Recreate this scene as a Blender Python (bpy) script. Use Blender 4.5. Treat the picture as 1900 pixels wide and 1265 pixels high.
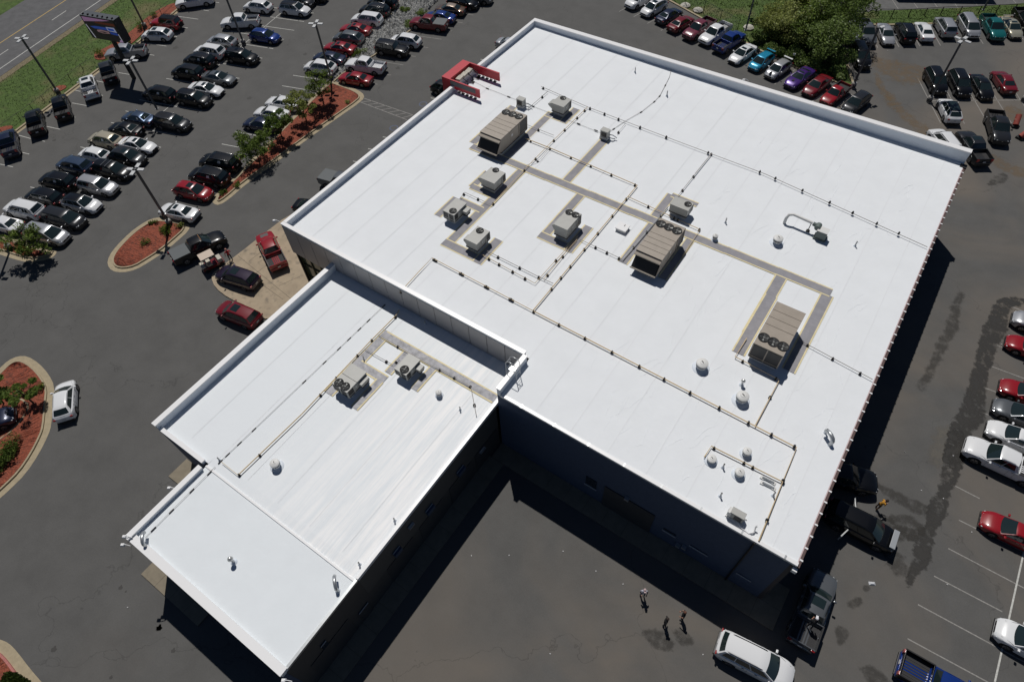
import bpy, bmesh, math, random
from mathutils import Vector, Matrix
R = math.radians
random.seed(7)
for o in list(bpy.data.objects): bpy.data.objects.remove(o)
SC = bpy.context.scene
COL = SC.collection

# ------------------------------------------------------------------ camera
CAM_H = 50.0
F_PX, PITCH, ROLL, YAW = 1184.848, R(53.84379), R(-3.31864), R(-36.98317)
_fw = Vector((math.sin(YAW)*math.cos(PITCH), math.cos(YAW)*math.cos(PITCH), -math.sin(PITCH)))
_rt = Vector((math.cos(YAW), -math.sin(YAW), 0)); _up = _rt.cross(_fw)
CR_ = _rt*math.cos(ROLL) + _up*math.sin(ROLL)
CU_ = -_rt*math.sin(ROLL) + _up*math.cos(ROLL)
cd = bpy.data.cameras.new('camera'); cam = bpy.data.objects.new('camera', cd); COL.objects.link(cam)
m = Matrix((CR_, CU_, -_fw)).transposed().to_4x4(); m.translation = Vector((0, 0, CAM_H)); cam.matrix_world = m
cd.sensor_width = 36.0; cd.lens = F_PX/1900*36.0; cd.clip_end = 4000; cd.clip_start = 0.5
SC.camera = cam
# ------------------------------------------------------------------ light
SUN = Vector((-0.415, 0.41, 1.0)).normalized()      # direction towards the sun
el = math.asin(SUN.z); az = math.atan2(SUN.x, SUN.y)
W = bpy.data.worlds.new('World'); SC.world = W; W.use_nodes = True
nt = W.node_tree; bgn = nt.nodes['Background']; sky = nt.nodes.new('ShaderNodeTexSky')
sky.sky_type = 'NISHITA'; sky.sun_disc = False; sky.sun_elevation = el; sky.sun_rotation = az
sky.air_density = 0.65; sky.dust_density = 0.15; sky.ozone_density = 2.5
nt.links.new(sky.outputs[0], bgn.inputs[0]); bgn.inputs[1].default_value = 0.05
sl = bpy.data.lights.new('sun', 'SUN'); sl.energy = 5.0; sl.angle = R(0.53); sl.color = (1.0, 0.965, 0.92)
so = bpy.data.objects.new('sun', sl); COL.objects.link(so)
so.rotation_euler = SUN.to_track_quat('Z', 'Y').to_euler(); so.location = (0, 0, 80)
SC.view_settings.view_transform = 'Standard'; SC.view_settings.look = 'None'
SC.view_settings.exposure = -0.72; SC.view_settings.gamma = 1.0; SC.view_settings.use_curve_mapping = False

# ------------------------------------------------------------------ survey helpers: picture point -> place on a known plane
CR = dict(A=(0,0,3.954),B=(440,0,3.954),C=(0,240,3.954),D=(300,300,3.954),E=(1100,0,4.75),F=(1500,0,4.75),G=(1500,160,4.75),H=(1420,540,3.954),I=(1420,820,2.842),K1=(0,90,5.27),K2=(180,0,7.908),K3=(400,0,7.908),K4=(600,0,5.9375),M=(0,620,3.328),Q=(1380,0,6.325),N1=(780,60,3.954),N2=(780,300,3.954),N3=(1140,320,3.954),N4=(1240,540,3.954),N5=(1240,740,3.954),N6=(560,560,3.954),N7=(1160,340,6.66),N8=(600,610,7.44),N9=(800,340,7.906),N10=(1360,560,8.435),X3=(960,860,3.124),R1=(200,780,2.607),R5=(140,0,11.5),R6=(0,1000,4.773),W=(520,800,2.72),L5=(0,380,7.03),P=(0,0,1),N11=(810,90,11.5))
def px(c, x, y):
    o = CR[c]; return (o[0]+x/o[2], o[1]+y/o[2])
def ray(p): return CR_*(p[0]-950) - CU_*(p[1]-632.5) + _fw*F_PX
def G(c, x, y, z=0.0):
    d = ray(px(c, x, y)); t = (z-CAM_H)/d.z
    return Vector((d.x*t, d.y*t, z))
def on_y(c, x, y, Y):
    d = ray(px(c, x, y)); t = Y/d.y; return Vector((d.x*t, Y, CAM_H+d.z*t))
def on_x(c, x, y, X):
    d = ray(px(c, x, y)); t = X/d.x; return Vector((X, d.y*t, CAM_H+d.z*t))
def zr(x): return 8.45 - 0.25*(x+43.7)/50.5          # main roof falls towards the right eave
def RM(c, x, y, dz=0.0):
    z = 8.4
    for _ in range(5): p = G(c, x, y, z+dz); z = zr(p.x)
    return Vector((p.x, p.y, z+dz))
ZW, ZF = 6.3, 6.27
def RW(c, x, y, dz=0.0):
    p = G(c, x, y, ZW+dz)
    if p.y < 3.2: p = G(c, x, y, ZF+dz)
    return p
def RR(c, x, y, dz=0.0):
    p = RM(c, x, y, dz)
    if p.y < 19.6 or (p.x < -16.45 and p.y < 23.4): return RW(c, x, y, dz)
    return p

# ------------------------------------------------------------------ materials
MATS = {}
def mat(name, col, rough=0.6, metal=0.0, coat=0.0, noise=0.0, nscale=8.0, bump=0.0, bscale=40.0, emit=0.0, spec=None, trans=0.0, noise2=None):
    if name in MATS: return MATS[name]
    M = bpy.data.materials.new(name); M.use_nodes = True; n = M.node_tree.nodes; L = M.node_tree.links
    b = n['Principled BSDF']; b.inputs['Base Color'].default_value = (*col, 1)
    b.inputs['Roughness'].default_value = rough; b.inputs['Metallic'].default_value = metal
    b.inputs['Coat Weight'].default_value = coat; b.inputs['Coat Roughness'].default_value = 0.06
    if spec is not None: b.inputs['Specular IOR Level'].default_value = spec
    if emit: b.inputs['Emission Color'].default_value = (*col, 1); b.inputs['Emission Strength'].default_value = emit
    geo = None
    if noise or bump:
        geo = n.new('ShaderNodeNewGeometry')
    if noise:
        t = n.new('ShaderNodeTexNoise'); t.inputs['Scale'].default_value = nscale; t.inputs['Detail'].default_value = 8; t.inputs['Roughness'].default_value = 0.65
        L.new(geo.outputs['Position'], t.inputs['Vector'])
        r = n.new('ShaderNodeMapRange'); r.inputs[1].default_value = 0.3; r.inputs[2].default_value = 0.7
        r.inputs[3].default_value = 1-noise; r.inputs[4].default_value = 1+noise
        L.new(t.outputs['Fac'], r.inputs[0])
        x = n.new('ShaderNodeMix'); x.data_type = 'RGBA'; x.blend_type = 'MULTIPLY'; x.inputs[0].default_value = 1
        x.inputs[6].default_value = (*col, 1); L.new(r.outputs[0], x.inputs[7]); L.new(x.outputs[2], b.inputs['Base Color'])
        src = x.outputs[2]
        if noise2:
            t2 = n.new('ShaderNodeTexNoise'); t2.inputs['Scale'].default_value = noise2[0]; t2.inputs['Detail'].default_value = 6
            L.new(geo.outputs['Position'], t2.inputs['Vector'])
            r2 = n.new('ShaderNodeMapRange'); r2.inputs[1].default_value = noise2[2]; r2.inputs[2].default_value = noise2[3]
            L.new(t2.outputs['Fac'], r2.inputs[0])
            y = n.new('ShaderNodeMix'); y.data_type = 'RGBA'; L.new(r2.outputs[0], y.inputs[0]); L.new(src, y.inputs[6]); y.inputs[7].default_value = (*noise2[1], 1)
            L.new(y.outputs[2], b.inputs['Base Color'])
    if bump:
        t = n.new('ShaderNodeTexNoise'); t.inputs['Scale'].default_value = bscale; t.inputs['Detail'].default_value = 5
        L.new(geo.outputs['Position'], t.inputs['Vector'])
        q = n.new('ShaderNodeBump'); q.inputs['Strength'].default_value = 1; q.inputs['Distance'].default_value = bump
        L.new(t.outputs['Fac'], q.inputs['Height']); L.new(q.outputs[0], b.inputs['Normal'])
    M.diffuse_color = (*col, 1); MATS[name] = M; return M

asphalt = mat('asphalt', (0.094, 0.0925, 0.089), 0.9, noise=0.12, nscale=0.35, bump=0.01, bscale=30)
def asphalt_detail(M, brown):
    n = M.node_tree.nodes; L = M.node_tree.links; b = n['Principled BSDF']
    src = b.inputs['Base Color'].links[0].from_socket
    geo = n.new('ShaderNodeNewGeometry')
    # fine aggregate speckle
    t = n.new('ShaderNodeTexNoise'); t.inputs['Scale'].default_value = 9; t.inputs['Detail'].default_value = 10; t.inputs['Roughness'].default_value = 0.8
    L.new(geo.outputs['Position'], t.inputs['Vector'])
    r = n.new('ShaderNodeMapRange'); r.inputs[1].default_value = .3; r.inputs[2].default_value = .7; r.inputs[3].default_value = .86; r.inputs[4].default_value = 1.14
    L.new(t.outputs['Fac'], r.inputs[0])
    x = n.new('ShaderNodeMix'); x.data_type = 'RGBA'; x.blend_type = 'MULTIPLY'; x.inputs[0].default_value = 1
    L.new(src, x.inputs[6]); L.new(r.outputs[0], x.inputs[7])
    # large brownish worn areas
    t = n.new('ShaderNodeTexNoise'); t.inputs['Scale'].default_value = .055; t.inputs['Detail'].default_value = 5; t.inputs['Distortion'].default_value = 1.2
    L.new(geo.outputs['Position'], t.inputs['Vector'])
    sx = n.new('ShaderNodeSeparateXYZ'); L.new(geo.outputs['Position'], sx.inputs[0])
    mr = n.new('ShaderNodeMapRange'); mr.inputs[1].default_value = -40; mr.inputs[2].default_value = 0; L.new(sx.outputs[0], mr.inputs[0])
    r = n.new('ShaderNodeMapRange'); r.inputs[1].default_value = .42; r.inputs[2].default_value = .62; L.new(t.outputs['Fac'], r.inputs[0])
    mm = n.new('ShaderNodeMath'); mm.operation = 'MULTIPLY'; L.new(mr.outputs[0], mm.inputs[0]); L.new(r.outputs[0], mm.inputs[1])
    m2 = n.new('ShaderNodeMath'); m2.operation = 'MULTIPLY'; m2.inputs[1].default_value = brown; L.new(mm.outputs[0], m2.inputs[0])
    y = n.new('ShaderNodeMix'); y.data_type = 'RGBA'; L.new(m2.outputs[0], y.inputs[0]); L.new(x.outputs[2], y.inputs[6]); y.inputs[7].default_value = (.155, .132, .108, 1)
    # hairline cracks
    v = n.new('ShaderNodeTexVoronoi'); v.feature = 'DISTANCE_TO_EDGE'; v.inputs['Scale'].default_value = .045
    w = n.new('ShaderNodeTexNoise'); w.inputs['Scale'].default_value = .35; w.inputs['Detail'].default_value = 6
    L.new(geo.outputs['Position'], w.inputs['Vector'])
    va = n.new('ShaderNodeVectorMath'); va.operation = 'SCALE'; va.inputs['Scale'].default_value = 5; L.new(w.outputs['Color'], va.inputs[0])
    vb = n.new('ShaderNodeVectorMath'); vb.operation = 'ADD'; L.new(va.outputs[0], vb.inputs[0]); L.new(geo.outputs['Position'], vb.inputs[1])
    L.new(vb.outputs[0], v.inputs['Vector'])
    c = n.new('ShaderNodeMapRange'); c.inputs[1].default_value = 0; c.inputs[2].default_value = .0022; c.inputs[3].default_value = .72; c.inputs[4].default_value = 1; L.new(v.outputs['Distance'], c.inputs[0])
    z = n.new('ShaderNodeMix'); z.data_type = 'RGBA'; z.blend_type = 'MULTIPLY'; z.inputs[0].default_value = 1
    L.new(y.outputs[2], z.inputs[6]); L.new(c.outputs[0], z.inputs[7]); L.new(z.outputs[2], b.inputs['Base Color'])
asphalt_detail(asphalt, .75)
road_m = mat('road asphalt', (0.105, 0.105, 0.108), 0.9, noise=0.18, nscale=0.8, bump=0.01, bscale=30)
road_m2 = mat('old asphalt', (0.12, 0.12, 0.118), 0.9, noise=0.18, nscale=1.2)
grass_m = mat('grass', (0.062, 0.105, 0.02), 0.95, noise=0.45, nscale=1.6, noise2=(0.16, (.15, .13, .06), .53, .7), bump=.06, bscale=7)
dirt_m = mat('dry verge', (0.18, 0.15, 0.09), 0.95, noise=0.3, nscale=3)
mulch_m = mat('red mulch', (0.25, 0.065, 0.035), 0.95, noise=0.6, nscale=9, bump=.05, bscale=12, noise2=(3.0, (.1, .04, .028), .5, .75))
conc_m = mat('kerb concrete', (0.36, 0.3, 0.2), 0.9, noise=0.15, nscale=2.5)
conc_red = mat('faded red kerb paint', (0.42, 0.16, 0.14), 0.9, noise=0.25, nscale=5)
pad_m = mat('tan concrete', (0.36, 0.29, 0.205), 0.9, noise=0.16, nscale=.7, noise2=(1.6, (.2, .17, .13), .55, .75))
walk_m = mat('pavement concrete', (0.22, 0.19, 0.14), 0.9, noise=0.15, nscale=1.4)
paint_w = mat('white road paint', (0.5, 0.5, 0.47), 0.8, noise=0.3, nscale=6)
paint_f = mat('faded road paint', (0.26, 0.25, 0.235), 0.8, noise=0.35, nscale=6)
paint_y = mat('yellow road paint', (0.5, 0.34, 0.1), 0.8, noise=0.2, nscale=6)
paint_b = mat('blue road paint', (0.09, 0.11, 0.17), 0.8)
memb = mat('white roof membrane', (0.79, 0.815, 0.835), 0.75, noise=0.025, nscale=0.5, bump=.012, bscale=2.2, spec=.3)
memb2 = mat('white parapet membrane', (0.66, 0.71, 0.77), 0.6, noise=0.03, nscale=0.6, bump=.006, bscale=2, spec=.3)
seam_m = mat('membrane seam', (0.76, 0.78, 0.80), 0.6)
coping_m = mat('white metal coping', (0.82, 0.82, 0.82), 0.35)
panel_m = mat('grey wall panel', (0.36, 0.35, 0.35), 0.4, metal=.2)
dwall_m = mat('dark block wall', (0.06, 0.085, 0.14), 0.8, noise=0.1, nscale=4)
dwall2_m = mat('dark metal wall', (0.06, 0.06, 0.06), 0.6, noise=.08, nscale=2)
black_m = mat('black', (0.012, 0.012, 0.013), 0.6)
door_m = mat('overhead door', (0.05, 0.052, 0.055), 0.5)
glass_g = mat('storefront glass', (0.09, 0.11, 0.07), 0.08, spec=.8)
win_m = mat('window glass', (0.02, 0.03, 0.045), 0.06, spec=.8)
sill_m = mat('pale sill', (0.5, 0.5, 0.5), 0.6)
red_m = mat('red portal cladding', (0.5, 0.03, 0.045), 0.4, noise=.06, nscale=2)
steel_m = mat('galvanised steel', (0.5, 0.52, 0.53), 0.35, metal=.7, noise=.1, nscale=6)
walkp_m = mat('grey walkway pad', (0.29, 0.285, 0.305), 0.9, noise=.12, nscale=2)
walkd_m = mat('dusty walkway pad', (0.4, 0.4, 0.42), 0.9, noise=.35, nscale=2.2)
yel_m = mat('yellow pad edge', (0.74, 0.64, 0.38), 0.8, noise=.12, nscale=2)
tan_m = mat('tan unit casing', (0.33, 0.285, 0.235), 0.5, noise=.08, nscale=2)
gry_m = mat('grey unit casing', (0.40, 0.40, 0.375), 0.5, noise=.05, nscale=2)
coil_m = mat('dark coil', (0.03, 0.03, 0.032), 0.5)
blade_m = mat('fan blade', (0.12, 0.125, 0.12), 0.4, metal=.4)
pipe_m = mat('tan pipe', (0.6, 0.46, 0.27), 0.6)
pipeg_m = mat('grey conduit', (0.33, 0.31, 0.29), 0.5)
vent_m = mat('white vent', (0.68, 0.68, 0.66), 0.5)
rubber_m = mat('black rubber', (0.018, 0.018, 0.019), 0.7)
brown_m = mat('brown gutter', (0.095, 0.055, 0.05), 0.5, noise=.3, nscale=3)
stone_m = mat('grey riprap stone', (0.36, 0.36, 0.345), 0.9, noise=.35, nscale=1.6)
bark_m = mat('bark', (0.06, 0.048, 0.035), 0.9, noise=.3, nscale=8)
def leaf_mat(name, c):
    M = bpy.data.materials.new(name); M.use_nodes = True; n = M.node_tree.nodes; L = M.node_tree.links
    b = n['Principled BSDF']; b.inputs['Roughness'].default_value = .55; b.inputs['Specular IOR Level'].default_value = .35
    g = n.new('ShaderNodeNewGeometry'); r = n.new('ShaderNodeMapRange'); r.inputs[3].default_value = .5; r.inputs[4].default_value = 1.6
    L.new(g.outputs['Random Per Island'], r.inputs[0])
    x = n.new('ShaderNodeMix'); x.data_type = 'RGBA'; x.blend_type = 'MULTIPLY'; x.inputs[0].default_value = 1; x.inputs[6].default_value = (*c, 1)
    L.new(r.outputs[0], x.inputs[7]); L.new(x.outputs[2], b.inputs['Base Color'])
    tr = n.new('ShaderNodeBsdfTranslucent'); L.new(x.outputs[2], tr.inputs[0]); mx = n.new('ShaderNodeMixShader'); mx.inputs[0].default_value = .3
    L.new(b.outputs[0], mx.inputs[1]); L.new(tr.outputs[0], mx.inputs[2]); L.new(mx.outputs[0], n['Material Output'].inputs[0])
    MATS[name] = M; return M
leaf_a = leaf_mat('leaf', (0.14, 0.2, 0.035)); leaf_b = leaf_mat('leaf dark', (0.13, 0.19, 0.04)); leaf_c = leaf_mat('leaf light', (0.24, 0.27, 0.07))

# ------------------------------------------------------------------ mesh helpers
class MB:
    def __init__(s): s.v = []; s.f = []; s.m = []
    def add(s, vs, fs, mi=0):
        k = len(s.v); s.v += [tuple(v) for v in vs]
        for f in fs: s.f.append([k+i for i in f]); s.m.append(mi)
        return s
    def box(s, c, d, rz=0, mi=0, taper=1.0):
        x, y, z = d[0]/2, d[1]/2, d[2]/2; cs, sn = math.cos(rz), math.sin(rz); vs = []
        for k in (-1, 1):
            t = taper if k > 0 else 1
            for (i, j) in ((-1,-1),(1,-1),(1,1),(-1,1)):
                a, b = i*x*t, j*y*t; vs.append((c[0]+a*cs-b*sn, c[1]+a*sn+b*cs, c[2]+k*z))
        return s.add(vs, [(3,2,1,0),(4,5,6,7),(0,1,5,4),(1,2,6,5),(2,3,7,6),(3,0,4,7)], mi)
    def bb(s, x0, x1, y0, y1, z0, z1, mi=0): return s.box(((x0+x1)/2,(y0+y1)/2,(z0+z1)/2), (abs(x1-x0),abs(y1-y0),abs(z1-z0)), 0, mi)
    def cyl(s, p0, p1, r0, r1=None, n=10, mi=0, caps=True):
        r1 = r0 if r1 is None else r1; p0 = Vector(p0); p1 = Vector(p1); d = (p1-p0)
        if d.length < 1e-6: return s
        d.normalize(); a = d.orthogonal().normalized(); b = d.cross(a); vs = []
        for p, r in ((p0, r0), (p1, r1)):
            for i in range(n):
                t = 2*math.pi*i/n; vs.append(p + a*(r*math.cos(t)) + b*(r*math.sin(t)))
        fs = [(i, (i+1) % n, n+(i+1) % n, n+i) for i in range(n)]
        if caps: fs += [tuple(reversed(range(n))), tuple(range(n, 2*n))]
        return s.add(vs, fs, mi)
    def tube(s, pts, r, n=8, mi=0):
        pts = [Vector(p) for p in pts]
        rs = r if isinstance(r, (list, tuple)) else [r]*len(pts); vs = []; fs = []
        a = None
        for i, p in enumerate(pts):
            d = (pts[min(i+1, len(pts)-1)] - pts[max(i-1, 0)]).normalized()
            if a is None: a = d.orthogonal().normalized()
            a = (a - d*a.dot(d)).normalized(); b = d.cross(a)
            for k in range(n):
                t = 2*math.pi*k/n; vs.append(p + a*(rs[i]*math.cos(t)) + b*(rs[i]*math.sin(t)))
        for i in range(len(pts)-1):
            for k in range(n): fs.append((i*n+k, i*n+(k+1) % n, (i+1)*n+(k+1) % n, (i+1)*n+k))
        fs += [tuple(reversed(range(n))), tuple((len(pts)-1)*n+k for k in range(n))]
        return s.add(vs, fs, mi)
    def lathe(s, c, prof, n=16, mi=0):
        vs = []; fs = []
        for (r, z) in prof:
            for k in range(n):
                t = 2*math.pi*k/n; vs.append((c[0]+r*math.cos(t), c[1]+r*math.sin(t), c[2]+z))
        for i in range(len(prof)-1):
            for k in range(n): fs.append((i*n+k, i*n+(k+1) % n, (i+1)*n+(k+1) % n, (i+1)*n+k))
        fs += [tuple(reversed(range(n))), tuple((len(prof)-1)*n+k for k in range(n))]
        return s.add(vs, fs, mi)
    def prism(s, poly, z0, z1, mi=0):
        n = len(poly)
        if area(poly) < 0: poly = list(reversed(poly))
        vs = [(p[0], p[1], z0) for p in poly] + [(p[0], p[1], z1) for p in poly]
        return s.add(vs, [tuple(reversed(range(n))), tuple(range(n, 2*n))] + [(i, (i+1) % n, n+(i+1) % n, n+i) for i in range(n)], mi)
    def sheet(s, poly, z, mi=0):
        if area(poly) < 0: poly = list(reversed(poly))
        return s.add([(p[0], p[1], z) for p in poly], [tuple(range(len(poly)))], mi)
    def ring(s, outer, inner, z0, z1, mi=0):
        n = len(outer); vs = [(p[0], p[1], z) for z in (z0, z1) for q in (outer, inner) for p in q]; fs = []
        for i in range(n):
            j = (i+1) % n
            fs += [(2*n+i, 2*n+j, 3*n+j, 3*n+i), (i, j, 2*n+j, 2*n+i), (n+j, n+i, 3*n+i, 3*n+j)]
        return s.add(vs, fs, mi)
    def mesh(s, name, mats, smooth=0, bevel=0, merge=False, seg=2):
        me = bpy.data.meshes.new(name); me.from_pydata(s.v, [], s.f)
        for q in mats: me.materials.append(q)
        me.polygons.foreach_set('material_index', s.m)
        if merge or bevel:
            b = bmesh.new(); b.from_mesh(me)
            if merge: bmesh.ops.remove_doubles(b, verts=b.verts, dist=.0008)
            if bevel:
                es = [e for e in b.edges if len(e.link_faces) == 2 and e.calc_face_angle(0) > .5]
                bmesh.ops.bevel(b, geom=es, offset=bevel, segments=seg, affect='EDGES', profile=.6, clamp_overlap=True)
            b.to_mesh(me); b.free()
        if smooth:
            me.polygons.foreach_set('use_smooth', [True]*len(me.polygons))
            try: me.set_sharp_from_angle(angle=R(smooth))
            except Exception: pass
        me.update(); return me
def area(p): return sum(p[i][0]*p[(i+1) % len(p)][1]-p[(i+1) % len(p)][0]*p[i][1] for i in range(len(p)))/2
def inset(poly, d):
    if area(poly) < 0: poly = list(reversed(poly))
    n = len(poly); out = []
    for i in range(n):
        a, b, c = Vector(poly[i-1][:2]), Vector(poly[i][:2]), Vector(poly[(i+1) % n][:2])
        u = (b-a).normalized(); v = (c-b).normalized(); n1 = Vector((-u.y, u.x)); n2 = Vector((-v.y, v.x)); q = (n1+n2)
        if q.length < .2: q = n1
        q.normalize(); k = d/max(.45, q.dot(n1)); out.append((b+q*k))
    return [tuple(p) for p in out]
def smooth_poly(poly, it=2):
    for _ in range(it):
        o = []
        for i in range(len(poly)):
            a, b = Vector(poly[i][:2]), Vector(poly[(i+1) % len(poly)][:2]); o += [tuple(a*.75+b*.25), tuple(a*.25+b*.75)]
        poly = o
    return poly
def link(name, me, parent=None, loc=None, rz=0, kind=None, label=None, cat=None, group=None):
    o = bpy.data.objects.new(name, me); COL.objects.link(o)
    if parent: o.parent = parent
    if loc is not None: o.location = loc
    if rz: o.rotation_euler = (0, 0, rz)
    if kind: o['kind'] = kind
    if label: o['label'] = label
    if cat: o['category'] = cat
    if group: o['group'] = group
    return o
def thing(name, label, cat, loc=(0,0,0), rz=0, group=None): return link(name, None, None, loc, rz, None, label, cat, group)
def part(name, mb, mt, parent, **k):
    o = link(name, mb.mesh(name, mt if isinstance(mt, list) else [mt], k.get('smooth', 0), k.get('bevel', 0), k.get('merge', False)), parent)
    if k.get('label'): o['label'] = k['label']
    if k.get('kind'): o['kind'] = k['kind']
    return o
def struct(name, mb, mt, parent=None, **k):
    return link(name, mb.mesh(name, mt if isinstance(mt, list) else [mt], k.get('smooth', 0), k.get('bevel', 0)), parent, kind='structure')
def gp(c, pts, z=0): return [tuple(G(c, x, y, z))[:2] for x, y in pts]

# ================================================================== GROUND
terr = MB().bb(-2500, 2500, -2500, 2500, -1.05, -0.05); struct('ground', terr, grass_m)
P = lambda pts, z=0: gp('P', pts, z)
# highway (direction of the road: edges picked in the picture, carried on far both ways)
def band(a0, a1, b0, b1, ext=120):
    A0, A1, B0, B1 = [Vector(G('P', *q)[:2]) for q in (a0, a1, b0, b1)]
    d = (A1-A0).normalized(); e = (B1-B0).normalized()
    return [tuple(A0-d*ext), tuple(A1+d*ext*2), tuple(B1+e*ext*2), tuple(B0-e*ext)]
hw = band((0, 142), (200, 4), (0, 70), (112, -8))
hd = (Vector(hw[1])-Vector(hw[0])).normalized(); hn = Vector((-hd.y, hd.x)); h0 = Vector(G('P', 0, 142)[:2])
def hroad(a, b, s0=-150, s1=320): return [tuple(h0+hd*s0+hn*a), tuple(h0+hd*s1+hn*a), tuple(h0+hd*s1+hn*b), tuple(h0+hd*s0+hn*b)]
rd = struct('highway', MB().sheet(hroad(0, 14.5), -0.02), road_m)
struct('shoulder', MB().sheet(hroad(-1.2, -.05), -0.022), dirt_m, rd)
def roadline(q, off, w, m_, dashed=False, z=-0.014):
    if not dashed:
        link('edge_line', MB().sheet(hroad(off-w/2, off+w/2), z).mesh('edge_line', [m_]), rd)
    else:
        for k in range(-6, 12):
            c = 3.0+k*12.2
            link('lane_dash', MB().sheet(hroad(off-w/2, off+w/2, c, c+3.2), z).mesh('lane_dash', [m_]), rd)
def off_of(c, x, y): return (Vector(G(c, x, y)[:2])-h0).dot(hn)
roadline(0, off_of('A', 300, 300), .16, paint_w)
roadline(0, off_of('A', 320, 190), .14, paint_w, True)
roadline(0, off_of('A', 240, 160), .16, paint_y)
# far bit of pale ground and second carriageway
struct('gravel_strip', MB().sheet(hroad(25.0, 27.5), -0.02), dirt_m)

# the lot: one asphalt sheet with its kerb side polygon
lot = P([(-400, 640), (-60, 310), (23, 249), (102, 190), (182, 130), (247, 87), (329, 19), (385, -30), (520, -150), (1230, -150), (1235, -2), (1378, 77), (1409, 94), (1481, 128), (1571, 160), (1584, 160), (1565, 101), (1549, 70), (1556, 47), (1652, 47), (1732, 45), (1800, 38), (1900, 30), (2500, -10)])
far = [(120, 180), (120, -60), (-120, -60)]
lotp = lot + far
LOT = struct('parking_lot', MB().sheet(lotp, 0.0), asphalt)

# kerb along the left lot
def strip(line, w0, w1, z0, z1, mi=0, mb=None):
    mb = mb or MB(); pts = [Vector(p[:2]) for p in line]
    for a, b in zip(pts[:-1], pts[1:]):
        d = (b-a).normalized(); n = Vector((-d.y, d.x))
        q = [a+n*w0-d*.0, b+n*w0, b+n*w1, a+n*w1]; mb.prism([tuple(p) for p in q], z0, z1, mi)
    return mb
left_k = P([(-60, 310), (23, 249), (102, 190), (182, 130), (247, 87), (329, 19), (385, -30), (520, -150)])
struct('kerb', strip(left_k, -.15, .15, -.04, .14), conc_m)
struct('gutter', strip(left_k, -.62, -.152, -.04, .006), conc_m)
back_k = P([(1225, -8), (1235, -2), (1378, 77), (1409, 94), (1481, 128), (1571, 160), (1584, 160), (1565, 101), (1549, 70), (1556, 47), (1652, 47), (1732, 45), (1800, 38), (1900, 30), (2500, -10)])
struct('kerb', strip(back_k, -.15, .15, -.04, .13), conc_m)
# neighbour lot behind the far fence
struct('neighbour_lot', MB().sheet(P([(1560, 30), (1622, 20), (1774, 15), (1900, 6), (2300, -20), (2300, -400), (1200, -400), (1440, -40)]), -.03), road_m2)

# painted stall lines
def mark(c, a, b, w=.1, m_=paint_w, z=.004, name='painted_line'):
    A_, B_ = Vector(G(c, *a)[:2]), Vector(G(c, *b)[:2]); d = (B_-A_).normalized(); n = Vector((-d.y, d.x))*w/2
    link(name, MB().sheet([tuple(A_-n), tuple(B_-n), tuple(B_+n), tuple(A_+n)], z).mesh(name, [m_]), LOT)
def wmark(A_, B_, w=.1, m_=paint_w, z=.004, name='painted_line'):
    A_, B_ = Vector(A_), Vector(B_); d = (B_-A_).normalized(); n = Vector((-d.y, d.x))*w/2
    link(name, MB().sheet([tuple(A_-n), tuple(B_-n), tuple(B_+n), tuple(A_+n)], z).mesh(name, [m_]), LOT)
# left row: stalls against the grass kerb, from the picture
for a, b in [((870,535),(950,548)),((705,595),(770,607)),((555,665),(590,672)),((715,695),(755,702)),((530,757),(655,780)),((345,822),(390,832)),((530,857),(552,862)),((325,925),(440,950)),((125,990),(225,1018)),((310,1033),(330,1039)),((145,1115),(215,1132)),((0,1205),(95,1225)),
             ((1080,320),(1220,340)),((1070,398),(1132,408)),((1260,265),(1300,272)),((1340,203),(1378,208)),((1275,118),(1455,143)),((1480,73),(1532,83)),((1580,18),(1608,23))]: mark('A', a, b)
# central double row: spine line and stalls generated along it at the stall pitch
sp0, sp1 = Vector(G('C', 150, 745)[:2]), Vector(G('K3', 960, 195)[:2])
sdir = (sp1-sp0).normalized(); slen = (sp1-sp0).length
wmark(sp0-sdir*1.5, sp1+sdir*9, .1)
ref = Vector(G('A', 1300, 787)[:2]); t0 = (ref-sp0).dot(sdir); e17 = Vector((math.cos(R(16.5)), math.sin(R(16.5))))
pit = (Vector(G('K3', 880, 262)[:2])-Vector(G('K3', 740, 390)[:2])).length
k = t0
while k > -1: k -= pit
while k < slen+9:
    c = sp0+sdir*k; wmark(c-e17*5.1, c+e17*5.1, .1); k += pit
# row beside the stone bed / long island (nose out towards the left)
b0, b1 = Vector(G('C', 1590, 460)[:2]), Vector(G('K4', 900, -5)[:2]); bd = (b1-b0).normalized(); L_ = (b1-b0).length
kk = 0.0
pj = 2.74/abs(bd.x*(-e17.y)+bd.y*e17.x)
while kk < L_+8:
    c = b0+bd*kk; wmark(c-e17*5.2, c-e17*.3, .1); kk += pj
# row east of the stone bed
for a, b in [((1290,230),(1500,290)),((1110,330),(1220,478)),((1340,333),(1402,352)),((1250,400),(1310,417)),((1060,530),(1130,553)),((985,605),(1030,620)),((1585,148),(1655,170)),((1530,215),(1578,230)),((1665,93),(1735,113))]:
    A_ = Vector(G('B', *b)[:2]); wmark(A_-e17*4.9, A_, .09, paint_f)
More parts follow.
